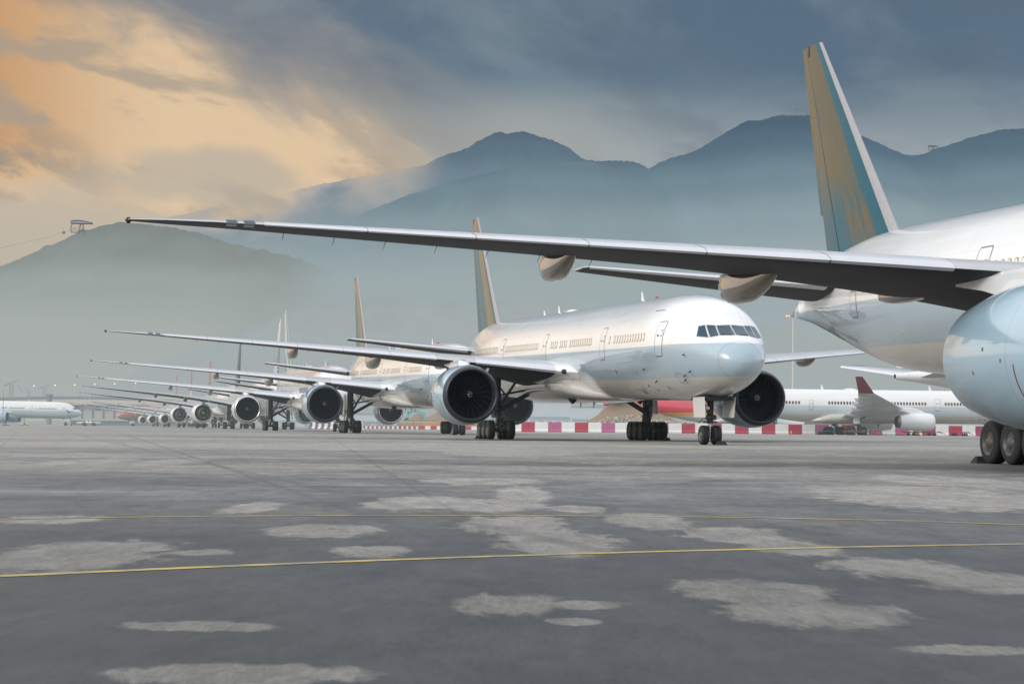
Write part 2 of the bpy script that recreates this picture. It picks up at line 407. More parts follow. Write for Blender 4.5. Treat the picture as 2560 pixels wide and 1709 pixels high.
    # ---- doors: a proud panel with a dark seal round it
    def door(sc_, zb, w, h, side, lab=True):
        mb = MB(); nx, nz = 6, 10
        def P2(u, v, off):
            return surf(sc_-w/2+w*u, zb+h*v, off, side)
        def strip(u0, v0, u1, v1, lw, mi, off, n=12):
            du, dv = (lw/w, 0) if abs(u1-u0) < abs(v1-v0) else (0, lw/h)
            for i in range(n):
                a, b = i/n, (i+1)/n
                q = [P2(u0+(u1-u0)*t+du*k/2, v0+(v1-v0)*t+dv*k/2, off) for t, k in ((a, -1), (b, -1), (b, 1), (a, 1))]
                k = [mb.v(p) for p in q]; mb.f(k, mi)
        base = len(mb.V)
        for i in range(nx+1):
            for j in range(nz+1): mb.v(P2(i/nx, j/nz, .006))
        for i in range(nx):
            for j in range(nz):
                k = base+i*(nz+1)+j; f = (k, k+nz+1, k+nz+2, k+1); mb.f(f if side < 0 else tuple(reversed(f)), 0)
        for a in ((0, .03, 0, .94), (1, .03, 1, .94)): strip(*a, .03, 1, .012)
        strip(.06, 0, .94, 0, .08, 1, .012, 6); strip(.06, 1, .94, 1, .045, 1, .012, 6)
        strip(0, .94, .06, 1, .05, 1, .012, 2); strip(1, .94, .94, 1, .05, 1, .012, 2)
        strip(.25, .56, .25, .76, .24, 1, .012, 2); strip(.25, .585, .25, .735, .18, 2, .016, 2)   # little door window
        strip(.55, .60, .80, .60, .12, 1, .014, 2)                                                   # handle
        o = mb.build('door', [M['fuse'], M['seal'], M['shade']], fus); o['side'] = 'stbd' if side > 0 else 'port'
    for sd, zb, w, h in P['doors']:
        zb += sl(sd)
        door(sd, zb, w, h, 1); door(sd, zb, w, h, -1)
    for q, z, w, h in P['hatches']:
        z += sl(q); mb = MB()
        for a, b in (((0, 0), (1, 0)), ((0, 1), (1, 1)), ((0, 0), (0, 1)), ((1, 0), (1, 1))):
            for i in range(4):
                p0_, p1_ = [(a[0]+(b[0]-a[0])*t, a[1]+(b[1]-a[1])*t) for t in (i/4, (i+1)/4)]; d_ = .022
                e0, e1 = ((0, d_/h) if a[1] == b[1] else (d_/w, 0))
                k = [mb.v(surf(q-w/2+w*u, z+h*v, .012)) for u, v in (p0_, p1_, (p1_[0]+e0, p1_[1]+e1), (p0_[0]+e0, p0_[1]+e1))]; mb.f(k)
        mb.build('service_hatch', M['frame'], fus)
    for q, z, w, h in P['vents']:
        z += sl(q); mb = MB(); mb.f([mb.v(surf(q+a*w/2, z+b*h/2, .014)) for a, b in ((-1, -1), (1, -1), (1, 1), (-1, 1))]); mb.build('vent', M['dark'], fus)
    # ---- passenger windows
    def oval(hw_, hh, n=16): return [(hw_*math.copysign(abs(math.cos(2*math.pi*j/n))**.75, math.cos(2*math.pi*j/n)), hh*math.copysign(abs(math.sin(2*math.pi*j/n))**.75, math.sin(2*math.pi*j/n))) for j in range(n)]
    wm = MB()
    for (a, b), y, mi in (((.165, .25), -.008, 0), ((.115, .19), -.014, 1)):
        k = [wm.v((x, y, z)) for x, z in oval(a, b)]; wm.f(k, mi)
    proto = wm.build('passenger_window', [M['wframe'], M['shade'] if P['shade'] else M['wglass']], fus, smooth=False)
    first = True; portmb = MB()
    for a, b, n in P['wins']:
        for i in range(n):
            q = a+(b-a)*i/max(1, n-1); z = P['win_z']+sl(q); nn = normal(q, z); wk = 1.0 if P['shade'] else 1.22
            loc = Vector(T(q, width(q, z), z)); nl = Vector((-nn.x, -nn.y, nn.z))
            yv = -nl; xv = Vector((1, 0, 0)); xv = (xv-yv*xv.dot(yv)).normalized(); zv = xv.cross(yv)
            mtx = Matrix((xv, yv, zv)).transposed().to_4x4(); mtx.translation = loc
            o = proto if first else proto.copy()
            if not first: COL.objects.link(o); o.parent = fus
            o.matrix_local = mtx @ Matrix.Diagonal((wk, 1, wk, 1)); first = False; o['side'] = 'stbd'
            for (aa, bb), y, mi in (((.165, .25), -.008, 0), ((.115, .19), -.014, 1)):
                pts = [mtx @ Vector((x, y, z_)) for x, z_ in oval(aa, bb, 10)]
                portmb.f([portmb.v((p.x, -p.y, p.z)) for p in reversed(pts)], mi)
    po = portmb.build('passenger_window', [M['wframe'], M['shade'] if P['shade'] else M['wglass']], fus, smooth=False); po['kind'] = 'stuff'; po['side'] = 'port'
    # ---- antennas, beacon, satcom, probes
    for q, h in P['antennas']:
        mb = MB(); z = zc+top(q)-.03
        mb.loft([[T(q-.22+.1*0, .03, z), T(q+.3, .0, z), T(q-.22, -.03, z)], [T(q+.12, .012, z+h), T(q+.3, .0, z+h), T(q+.12, -.012, z+h)]], True, True, True)
        mb.build('antenna', M['antenna'], fus, smooth=False)
    mb = MB(); q = P['beacon']; mb.lathe(T(q, 0, zc+top(q)-.02), (0, 0, 1), [(0, .14), (.1, .13), (.17, .08), (.19, .01)], 12); mb.build('beacon', M['beacon'], fus)
    mb = MB(); q = P['satcom']; rings = []
    for i in range(7):
        u = i/6; h = .26*math.sin(math.pi*u)**.6+.001
        rings.append([T(q+u*2.4, .5*math.sin(a)*min(1, h*6), zc+top(q)-.06+h*max(0, math.cos(a))) for a in [2*math.pi*j/12 for j in range(12)]])
    mb.loft(rings, True, True, True); mb.build('satcom_dome', M['white'], fus)
    for q in (S0-6, S0-2.5):
        mb = MB(); z = zc+bot(q)+.02
        mb.loft([[T(q-.2, .03, z), T(q+.25, 0, z), T(q-.2, -.03, z)], [T(q+.1, .01, z-.6), T(q+.22, 0, z-.6), T(q+.1, -.01, z-.6)]], True, True, True)
        mb.build('antenna', M['dark'], fus, smooth=False)
    for q, z in P['probes']:
        mb = MB(); a = surf(q, z, -.02); b = surf(q, z, .16); b = (b[0]+.12, b[1], b[2])
        mb.tube(a, b, .05, .02, 8); mb.tube(b, (b[0]+.16, b[1], b[2]), .025, .015, 6); o = mb.build('probe', M['dark'], fus)
    # ---- wings
    wl = P['wing']
    LE, CH, ZL, TH, INC = (pchip([(r[0], r[k]) for r in wl]) for k in range(1, 6))
    def lint(k):
        def g(t):
            for a, b in zip(wl, wl[1:]):
                if t <= b[0]: u = (t-a[0])/(b[0]-a[0]); return a[k]+(b[k]-a[k])*u
            return wl[-1][k]
        return g
    LE, CH = lint(1), lint(2)
    def wpt(t, x, h):
        c = CH(t); i = R(INC(t))
        return T(LE(t)+x*c*math.cos(i)+h*c*math.sin(i), t, ZL(t)-x*c*math.sin(i)+h*c*math.cos(i))
    def wsec(t, af): return [wpt(t, x, h) for x, h in af]
    ts = sorted(set([r[0] for r in wl]+[wl[0][0]+(wl[-1][0]-wl[0][0])*i/20 for i in range(21)]))
    nU = len(NAC)
    for mir in (False, True):
        mb = MB()
        mb.loft([wsec(t, airfoil(TH(t))) for t in ts], True, True, True, 0, lambda i, j: (2 if (j in (nU-4, nU-3, nU-2, nU-1, nU) and False) else (0 if j < nU-1 else 1)))
        for fc in range(len(mb.Fc)): mb.Fc[fc] = tuple(reversed(mb.Fc[fc]))
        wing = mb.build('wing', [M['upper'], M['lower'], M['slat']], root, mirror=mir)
        for a, b in P['slats']:
            mb = MB(); rings = []
            for t in (a+.015, (a+b)/2, b-.015):
                af = airfoil(TH(t)); c = CH(t)
                seq = [(x, h) for x, h in af[nU-7:nU+1]]
                r = []
                for k, (x, h) in enumerate(seq):
                    x2, h2 = x-(.012/c if x < .03 else 0), h+(.012/c)*(1 if k < 6 else -1)*(1 if x > .003 else 0)
                    r.append(wpt(t, x2, h2))
                rings.append(r)
            mb.loft(rings, False)
            for fc in range(len(mb.Fc)): mb.Fc[fc] = tuple(reversed(mb.Fc[fc]))
            mb.build('slat', M['slat'], wing, mirror=mir)
        t0_ = wl[1][0]; mb = MB(); rings = []
        for i in range(7):
            u = i/6; t = t0_-.7+1.55*u; c = CH(max(t, wl[0][0])); g_ = .34*(1-u)**1.6+.03
            r = []
            for k, (x, h) in enumerate(airfoil(TH(t))[nU-9:nU+8]):
                w_ = max(0, 1-x/.36); d_ = Vector((-(1-min(1, x/.10)), 0, math.copysign(min(1, x/.06), h-.012*4*x*(1-x)))); p_ = Vector(wpt(max(t, wl[0][0]), x, h)); r.append(p_+Vector((-d_.x*g_*w_*1.4, 0, d_.z*g_*w_*.55)) if True else p_)
            rings.append([(p.x, -t, p.z) for p in r])
        mb.loft(rings, False)
        for fc in range(len(mb.Fc)): mb.Fc[fc] = tuple(reversed(mb.Fc[fc]))
        rf = mb.build('root_fillet', M['white'], wing, mirror=mir)
        mb = MB(); lc = Vector(wpt(t0_+.42, 0, 0)); mb.lathe(lc+Vector((.16, 0, -.02)), (1, -.15, 0), [(-.2, .17), (.0, .17), (.03, .13), (.035, .01)], 20); mb.build('landing_light', M['dark'], wing, mirror=mir)
        for tn in P['nav']:
            mb = MB(); rings = []
            for t in (tn, tn+.3):
                c = CH(t); r = []
                for k, (x, h) in enumerate(airfoil(TH(t))[nU-6:nU+5]):
                    r.append(wpt(t, x-.03/c if x < .02 else x, h+(.025/c)*(1 if k < 5 else -1)))
                rings.append(r)
            mb.loft(rings, False)
            for fc in range(len(mb.Fc)): mb.Fc[fc] = tuple(reversed(mb.Fc[fc]))
            mb.build('navigation_light', M['navglass'], wing, mirror=mir)
        for t, ln, wd, hh in P['fairings']:
            c = CH(t); mb = MB(); rings = []
            x0, x1 = .48, 1.0+(ln*.22)/c; kf = pchip([(0, .03), (.12, .36), (.3, .70), (.55, .97), (.72, 1.0), (.86, .86), (.95, .55), (1, .05)])
            sf, sa = LE(t)+x0*c, LE(t)+c+ln*.25
            for i in range(15):
                u = i/14; q = sf+(sa-sf)*u
                xx = min(1, (q-LE(t))/c); zt = wpt(t, xx, 0)[2]-.02
                if q > LE(t)+c: zt = wpt(t, 1, 0)[2]-.02-(q-LE(t)-c)*.04
                k = math.sin(math.pi*min(1, u*1.02)**.75)**.55 if 0 < u < 1 else .02
                k = kf(u); r = []
                for j in range(20):
                    a = 2*math.pi*j/20; sa_, ca_ = math.sin(a), math.cos(a)
                    r.append(T(q, t+wd/2*k*math.copysign(abs(sa_)**.7, sa_), zt-(hh*k)*(.5-.5*math.copysign(abs(ca_)**.75, ca_))+.12))
                rings.append(r)
            mb.loft(rings, True, True, True)
            mb.build('flap_fairing', M['fairing'], wing, mirror=mir)
        if P['winglet']:
            t = wl[-1][0]; mb = MB(); rings = []
            for u in (0, .25, .6, 1):
                c = CH(t)*(1-.55*u)*.98; s_le = LE(t)+CH(t)*.0+u*2.3; y = t+.15*min(1, u*4)+u*1.0; z = ZL(t)+u*2.5
                rings.append([T(s_le+x*c, y-h*c*.9, z+h*c*.35) for x, h in airfoil(.09)])
            mb.loft(rings, True, True, True)
            for fc in range(len(mb.Fc)): mb.Fc[fc] = tuple(reversed(mb.Fc[fc]))
            mb.build('winglet', M['white'], wing, mirror=mir)
        else:
            mb = MB(); t = wl[-1][0]; mb.lathe(wpt(t, .55, 0), (0, -1, 0), [(-.1, .02), (-.05, .10), (.03, .10), (.1, .02)], 10); mb.build('tip_light', M['dark'], wing, mirror=mir)
        for k in range(P['wicks']):
            t = 18+k*1.55; a = Vector(wpt(t, 1, 0)); mb = MB(); mb.tube(a+Vector((.05, 0, 0)), a+Vector((-.35, -.02, -.22)), .014, .006, 5); mb.build('static_wick', M['dark'], wing, mirror=mir)
        # flap gap seen along the trailing edge
        # ---- engine
        e = P['eng']; k = e['k']; cs_, ct, cz = e['s'], e['t'], e['z']
        C0 = Vector(T(cs_, ct, cz)); AX = (-1, 0, 0)
        mb = MB(); pr = [(.42, 1.83), (.8, 1.895), (1.4, 1.95), (2.2, 1.97), (3.2, 1.94), (4.2, 1.85), (5.0, 1.73), (5.9, 1.56), (5.88, 1.52), (5.2, 1.45), (4.2, 1.40)]
        if e['long']: pr = [(.42, 1.80), (1.2, 1.93), (2.4, 1.97), (4.0, 1.92), (5.6, 1.76), (7.0, 1.48), (7.6, 1.36), (7.58, 1.32), (6.8, 1.36), (5.6, 1.4)]
        mb.lathe(C0, AX, [(x*k, r*k) for x, r in pr], 64)
        eng = mb.build('engine', M['nacelle'], root, mirror=mir)
        mb = MB(); lp = [(.42, 1.832), (.3, 1.80), (.18, 1.76), (.08, 1.71), (.02, 1.665), (0, 1.62), (.03, 1.575), (.1, 1.545), (.25, 1.52), (.42, 1.515)]
        mb.lathe(C0, AX, [(x*k, r*k) for x, r in lp], 64); mb.build('inlet_lip', M['lip'], eng, mirror=mir)
        mb = MB(); mb.lathe(C0, AX, [(.42*k, 1.515*k), (1.0*k, 1.55*k), (1.5*k, 1.60*k), (1.9*k, 1.60*k)], 64)
        mb.lathe(C0, AX, [(1.9*k, 1.60*k), (1.91*k, .02)], 48); mb.build('inlet_liner', M['liner'], eng, mirror=mir)
        mb = MB(); nb = e['blades']
        for bl in range(nb):
            a0 = 2*math.pi*bl/nb; rows = []
            for i in range(6):
                u = i/5; r = (.5+1.07*u)*k; tw = R(30+32*u); ch = (.30+.16*u)*k; sw = .10*math.sin(math.pi*u)
                row = []
                for q in (-.5, 0, .5):
                    ang = a0+sw+q*ch*math.sin(tw)/r; xx = (1.45)*k+q*ch*math.cos(tw)+(.03*(1-4*q*q))
                    row.append(C0+Vector((-xx, -r*math.sin(ang), r*math.cos(ang))))
                rows.append(row)
            mb.loft(rows, False)
        mb.build('fan', M['blade'], eng, mirror=mir)
        mb = MB(); cone = [(.62, .02), (.66, .09), (.78, .2), (.95, .32), (1.15, .42), (1.35, .50), (1.6, .52)]
        mb.lathe(C0, AX, [(x*k, r*k) for x, r in cone], 32)
        for i in range(14):
            a = 2*math.pi*i/14; mb.tube(C0+Vector((-1.3*k, -.50*k*math.sin(a), .50*k*math.cos(a))), C0+Vector((-1.26*k, -.515*k*math.sin(a), .515*k*math.cos(a))), .022*k, .02*k, 6, 1)
        mb.build('spinner', [M['spin'], M['rim']], eng, mirror=mir)
        mb = MB(); cr = pchip([(r, x) for x, r in cone]); pts = []
        for i in range(33):
            u = i/32; a = -R(60)+u*R(470); r = .03+.17*u**.8; wd = .008+.030*math.sin(math.pi*u)**.8*(1-.45*u)
            pts.append([C0+Vector((-(cr(q)-.014)*k, -q*k*math.sin(a), q*k*math.cos(a))) for q in (r-wd/2, r+wd/2)])
        mb.loft(pts, False); mb.build('spinner_swirl', M['swirl'], eng, mirror=mir)
        mb = MB()
        if e['long']:
            mb.lathe(C0, AX, [(x*k, r*k) for x, r in [(5.5, .8), (6.6, .6), (7.3, .25), (7.5, .03)]], 32, 0, True)
            mb.lathe(C0, AX, [(x*k, r*k) for x, r in [(7.59, 1.365), (7.9, 1.29), (8.25, 1.20), (8.23, 1.15), (7.6, 1.22), (6.6, 1.25)]], 40, 0)
            mb.lathe(C0, AX, [(5.4*k, 1.25*k), (5.39*k, .02)], 32, 1)
        else:
            mb.lathe(C0, AX, [(x*k, r*k) for x, r in [(4.2, 1.15), (5.2, 1.12), (6.4, .92), (7.3, .76), (7.28, .70), (6.6, .72)]], 40)
            mb.lathe(C0, AX, [(x*k, r*k) for x, r in [(6.6, .56), (7.2, .50), (8.0, .28), (8.6, .05)]], 32, 0)
            mb.lathe(C0, AX, [(4.25*k, 1.45*k), (4.24*k, .02)], 40, 1); mb.lathe(C0, AX, [(6.62*k, .75*k), (6.61*k, .02)], 32, 1)
        mb.build('exhaust_nozzle', [M['exh'], M['dark']], eng, mirror=mir)
        if not e['long'] and not mir:
            mb = MB(); pts = []
            rr = pchip([(x, r) for x, r in pr[:8]])
            for i in range(15):
                u = i/14; x = 1.0; a = R(98+42*u)
                pts.append([C0+Vector((-(x+d+.0)*k, -(rr(x)+.008)*k*math.sin(a), (rr(x)+.008)*k*math.cos(a))) for d in (-.018, .018)])
            mb.loft(pts, False); mb.build('cowl_marking', M['redmark'], eng)
            for x, a in ((2.6, 86), (1.6, 95), (3.3, 103)):
                a = R(a); r = (rr(x)+.006)*k; mb = MB(); mb.box(C0+Vector((-x*k, -r*math.sin(a), r*math.cos(a))), (.05, .012, .09), Matrix.Rotation(-(math.pi/2-a), 3, 'X')); mb.build('cowl_latch', M['seal'], eng)
            mb = MB(); rows = []                                   # nacelle strake
            for x, h in ((1.3, .02), (2.2, .42), (3.0, .5), (3.05, .02)):
                a = R(42); rows.append([C0+Vector((-x*k, (-(rr(x)-.03+q)*math.sin(-a))*k, (rr(x)-.03+q)*math.cos(a)*k)) for q in (0, h)])
            mb.loft(rows, False); mb.build('strake', M['nacelle'], eng)
        # pylon
        mb = MB(); rings = []
        tq = ct; zt0 = ZL(tq)
        for u, x in ((0, 1.7), (.08, 2.3), (.25, 3.4), (.5, 4.9), (.72, 6.2), (1, 7.9)):
            q = cs_+x*k; ztop_n = cz+(1.95 if x < 3.4 else 1.95-.19*(x-3.4))*k
            zw = wpt(tq, max(0, min(1, (q-LE(tq))/CH(tq))), 0)[2]
            ztop = max(ztop_n+.02+.33*min(1, u*9), 0) if q < LE(tq)-.3 else zw+.0
            if q < LE(tq)-.3: ztop = min(max(ztop, cz+1.95*k+(zt0+.25-cz-1.95*k)*min(1, u*2.6)), zt0+.3)
            zb = cz+1.5*k if u > 0 else ztop_n-.1
            if u >= .5: zb = zb+(zw-.25-zb)*min(1, (u-.40)/.5)
            wd = (.06 if u == 0 else .30)*k
            rings.append([T(q, tq-wd, zb), T(q, tq-wd, ztop-.1), T(q, tq-wd*.6, ztop), T(q, tq+wd*.6, ztop), T(q, tq+wd, ztop-.1), T(q, tq+wd, zb)])
        mb.loft(rings, True, True, True); mb.build('pylon', M['white'], root, mirror=mir)
        # ---- main gear
        g = P['gear']; gt = g['t']; wr, wwid = g['r'], g['w']
        mb = MB(); A0 = lambda a, b, c: T(S0+a, gt+b, c)
        ztop = wpt(gt, .6, 0)[2]+.1
        mb.tube(A0(0, 0, wr*.9), A0(0, 0, 1.75), .19, .19, 16, 1); mb.tube(A0(0, 0, 1.6), A0(0, 0, ztop), .30, .34, 16); mb.tube(A0(0, 0, 1.5), A0(0, 0, 1.8), .36, .36, 16)
        nx = g['axles']; sp = g['sp']
        mb.box(A0(0, 0, wr), (sp*(nx-1)+.5, .3, .34), bev=.05)
        for i in range(nx): mb.tube(A0((i-(nx-1)/2)*sp, -g['half'], wr), A0((i-(nx-1)/2)*sp, g['half'], wr), .11, .11, 10)
        mb.path([A0(-.42, 0, .95), A0(-.75, 0, 1.45), A0(-.36, 0, 1.95)], .09, 8)
        mb.path([A0(.35, .1, .95), A0(.35, .12, 3.0)], .045, 6); mb.path([A0(-.3, -.3, 1.0), A0(-.3, -.28, 3.2)], .035, 6); mb.path([A0(-.42, .25, 1.7), A0(-.42, .25, 3.4)], .05, 6)
        mb.box(A0(-.42, .1, 2.2), (.3, .34, .5), bev=.05); mb.box(A0(-.35, -.2, 1.35), (.25, .5, .3), bev=.04)
        gear = mb.build('main_gear', [M['strut'], M['chrome']], root, mirror=mir)
        mb = MB(); mb.tube(A0(-.1, -.15, 2.0), A0(-.4, -gt+2.3, zc-1.9*kr), .17, .15, 12); mb.tube(A0(-.1, -.4, 3.1), A0(-.4, -gt*.52, zc-2.0*kr), .07, .07, 8); mb.build('side_brace', M['strut'], gear, mirror=mir)
        mb = MB(); mb.tube(A0(0, -.1, 2.1), A0(-2.6, -.9, zc-1.5*kr), .11, .10, 10); mb.tube(A0(-1.2, -.45, 3.0), A0(.1, -.2, 3.7), .06, .06, 8); mb.build('drag_brace', M['strut'], gear, mirror=mir)
        mb = MB(); mb.box(A0(.15, .62, 2.95), (1.1, .06, 2.2), Matrix.Rotation(R(-4), 3, 'X'), bev=.02); mb.build('gear_door', M['doorw'], gear, mirror=mir)
        def wheel(c, r, w, par, outs):
            mb = MB(); pf = []
            for i in range(13):
                a = math.pi*i/12; pf.append((-w/2*math.copysign(abs(math.cos(a))**.55, math.cos(a)), r*(.60+.40*math.sin(a)**.42)))
            mb.lathe(c, (0, 1, 0), pf, 40)
            for g_ in (-.28, -.09, .09, .28): mb.lathe(c, (0, 1, 0), [(g_*w-.012, r*1.002), (g_*w, r*.985), (g_*w+.012, r*1.002)], 40, 0)
            for sgn in (-1, 1):
                mb.lathe(c, (0, 1, 0), [(sgn*w*.5, r*.605), (sgn*w*.47, r*.58), (sgn*w*.40, r*.52), (sgn*w*.34, r*.48)], 32, 1)
                mb.lathe(c, (0, 1, 0), [(sgn*w*.34, r*.48), (sgn*w*.36, r*.30)], 32, 2)
                mb.lathe(c, (0, 1, 0), [(sgn*w*.36, r*.30), (sgn*w*.42, r*.26), (sgn*w*.52, r*.14), (sgn*w*.54, .01)], 24, 1)
                for i in range(9):
                    a = 2*math.pi*i/9; mb.tube(Vector(c)+Vector((r*.39*math.cos(a), sgn*w*.345, r*.39*math.sin(a))), Vector(c)+Vector((r*.39*math.cos(a), sgn*w*.37, r*.39*math.sin(a))), r*.05, r*.05, 8, 1)
            return mb.build('wheel', [M['tyre'], M['rim'], M['strut']], par, mirror=mir)
        for i in range(nx):
            for b in (-1, 1): wheel(A0((i-(nx-1)/2)*sp, b*g['half'], wr), wr, wwid, gear, b)
        mb = MB()
        for q in ((nx-1)/2*sp+wr*.8,):
            c = A0(q, g['half'], .1); mb.loft([[(c[0]-.3, c[1]-.3, .0), (c[0]+.12, c[1]-.3, .0), (c[0]+.12, c[1]+.3, .0), (c[0]-.3, c[1]+.3, .0)], [(c[0]-.22, c[1]-.3, .2), (c[0]-.02, c[1]-.3, .2), (c[0]-.02, c[1]+.3, .2), (c[0]-.22, c[1]+.3, .2)]], True, True, True)
        # ---- tailplane
        tp = P['stab']
        lt = lambda t, k: tp[0][k]+(tp[1][k]-tp[0][k])*(t-tp[0][0])/(tp[1][0]-tp[0][0])
        def tsec(t, af, x0=0, x1=1): return [T(lt(t, 1)+x*lt(t, 2), t, lt(t, 3)+h*lt(t, 2)-P.get('stab_inc', 0)*(x-.4)*lt(t, 2)) for x, h in af]
        tsl = [tp[0][0]+(tp[1][0]-tp[0][0])*i/6 for i in range(7)]
        mb = MB(); rings = [tsec(t, airfoil(.10, -.005)) for t in tsl]
        tt = tp[1][0]+.22; last = [T(lt(tp[1][0], 1)+.45+x*lt(tp[1][0], 2)*.7, tt, lt(tp[1][0], 3)+h*.35*lt(tp[1][0], 2)) for x, h in airfoil(.10, -.005)]
        mb.loft(rings+[last], True, True, True, 0, lambda i, j: 0 if j < nU-1 else 1)
        for fc in range(len(mb.Fc)): mb.Fc[fc] = tuple(reversed(mb.Fc[fc]))
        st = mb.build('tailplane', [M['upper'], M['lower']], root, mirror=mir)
        mb = MB(); rings = []
        for t in (tp[0][0]+.9, tp[1][0]):
            r = []
            for k_, (x, h) in enumerate(airfoil(.10, -.005)[nU-6:nU+3]):
                c = lt(t, 2); r.append(T(lt(t, 1)+x*c-(.012 if x < .03 else 0), t, lt(t, 3)+h*c+(.012 if k_ < 5 else -.012)-P.get('stab_inc', 0)*(x-.4)*c))
            rings.append(r)
        mb.loft(rings, False)
        for fc in range(len(mb.Fc)): mb.Fc[fc] = tuple(reversed(mb.Fc[fc]))
        mb.build('leading_edge', M['slat'], st, mirror=mir)
    # ---- fin and rudder
    fn = P['fin']
    lf = lambda z, k: fn[0][k]+(fn[1][k]-fn[0][k])*(z-fn[0][0])/(fn[1][0]-fn[0][0])
    sym = [(x, y) for x, y in NAC]
    def fsec(z, x0, x1, off=0.0, dte=0.0):
        c = lf(z, 2); s0 = lf(z, 1); pts = []
        xs = [x for x, y in sym if x0 < x < x1]; xs = [x1]+xs+([x0] if x0 > 0 else [0])
        hf = pchip(sorted(sym))
        up = [(x, max(hf(x)/.06*.045, .004)) for x in xs]
        if x0 == 0: up[-1] = (0, 0)
        for x, h in up: pts.append((s0+x*c-(dte if x == x1 and dte else 0), -h*c-off, z))
        for x, h in reversed(up[:-1] if x0 == 0 else up): pts.append((s0+x*c-(dte if x == x1 and dte else 0), h*c+off, z))
        return [T(*p) for p in pts]
    z0, z1 = fn[0][0], fn[1][0]
    zs = [z0+(z1-z0)*i/8 for i in range(9)]
    mb = MB(); rings = [fsec(z, 0, .70) for z in zs]; rings.append([tuple(Vector(p)*1) for p in fsec(z1+.12, 0.02, .66)]) if False else None
    mb.loft(rings, True, True, True)
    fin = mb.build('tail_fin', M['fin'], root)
    zk = z0+(z1-z0)*.22
    mb = MB(); zr = [zk+(z1-zk)*i/6 for i in range(7)]
    mb.loft([fsec(z, .71, 1.0) for z in zr], True, True, True)
    mb.loft([fsec(z, .71, .93) for z in (z0+.25, zk)], True, True, True)
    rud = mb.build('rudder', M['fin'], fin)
    for i in range(3):
        z = z0+.9+(zk-z0-1.0)*i/2; mb = MB(); mb.box(T(lf(z, 1)+.95*lf(z, 2), -.12, z), (.34, .16, .22), bev=.03); mb.build('rudder_actuator', M['dark'], fin)
    mb = MB(); rings = []
    for z in [z0-.3]+zs[:]:
        c = lf(z, 2); hf = pchip(sorted(sym)); s0 = lf(z, 1)
        xs = [.07, .045, .022, .008, 0]
        r = [(s0+x*c-(.015 if x < .02 else 0), -(hf(x)/.06*.045*c+.015)*(1 if x > 0 else 0), z) for x in xs]+[(s0+x*c-(.015 if x < .02 else 0), hf(x)/.06*.045*c+.015, z) for x in reversed(xs[:-1])]
        rings.append([T(*p) for p in r])
    mb.loft(rings, False); mb.build('leading_edge', M['finle'], fin)
    mb = MB(); zz = z1-.35; mb.box(T(lf(zz, 1)+.62*lf(zz, 2), -.10*0-.0, zz+.1), (.16, lf(zz, 2)*.105, .55), bev=.03); mb.build('fin_notch', M['dark'], fin)
    # dorsal fillet under the fin root
    # ---- nose gear
    g = P['nose']; q = g['s']; A1 = lambda a, b, c: T(q+a, b, c)
    mb = MB(); mb.tube(A1(0, 0, g['r']*.9), A1(0, 0, 1.35), .095, .095, 14, 1); mb.tube(A1(0, 0, 1.2), A1(-.1, 0, zc-2.7*kr), .17, .2, 14)
    mb.tube(A1(0, -.5, g['r']), A1(0, .5, g['r']), .08, .08, 10)
    mb.box(A1(-.1, 0, 1.55), (.34, .62, .26), bev=.05); mb.box(A1(-.05, 0, 1.28), (.3, .8, .1), bev=.03)
    mb.path([A1(-.05, 0, .62), A1(.38, 0, .92), A1(.05, 0, 1.3)], .055, 8); mb.tube(A1(.1, .12, 1.9), A1(1.5, .12, zc-2.75*kr), .07, .07, 8); mb.tube(A1(.1, -.12, 1.9), A1(1.5, -.12, zc-2.75*kr), .07, .07, 8)
    for b in (-.24, .24): mb.lathe(A1(-.3, b, 2.05), (1, 0, 0), [(-.06, .02), (-.05, .09), (.05, .1), (.06, .02)], 12, 1)
    mb.path([A1(-.1, .2, 1.9), A1(.2, .45, 1.35), A1(.1, .6, 1.25), A1(.0, .75, 1.3)], .022, 6)
    ng = mb.build('nose_gear', [M['strut'], M['chrome']], root)
    mir = False
    for b in (-1, 1): wheel(A1(0, b*g['half'], g['r']), g['r'], g['w'], ng, b)
    for b in (-1, 1):
        mb = MB(); mb.box(A1(-.7, b*.86, zc-2.98*kr-.52), (2.1, .05, 1.15), Matrix.Rotation(R(4*b), 3, 'X'), bev=.02); mb.build('gear_door', M['doorw'], ng)
    mb = MB(); mb.box(A1(-.3, 0, zc-3.0*kr), (2.9, 1.5, .25)); mb.build('wheel_bay', M['dark'], ng)
    return root

TAIL777 = dict(top=[(20, 3.1), (57, 3.1), (61, 3.02), (65, 2.7), (69, 1.95), (71.5, 1.2), (73, .52)],
               bot=[(20, -3.1), (50, -3.1), (54, -3.06), (57, -2.95), (60, -2.68), (64, -1.98), (68, -1.1), (71, -.5), (73, -.22)],
               hw=[(20, 3.1), (49, 3.1), (54, 2.92), (58, 2.55), (62, 2.05), (66, 1.45), (70, .75), (72, .36), (73, .12)])
TAIL330 = dict(top=[(20, 3.1), (53, 3.1), (58, 3.02), (64, 2.6), (69, 2.1), (72, 1.75), (73, 1.6)],
               bot=[(20, -3.1), (47, -3.1), (51, -2.8), (56, -1.9), (62, -.6), (67, .25), (71, .8), (73, 1.0)],
               hw=[(20, 3.1), (48, 3.1), (53, 2.9), (58, 2.45), (63, 1.8), (68, 1.05), (71, .55), (73, .32)])
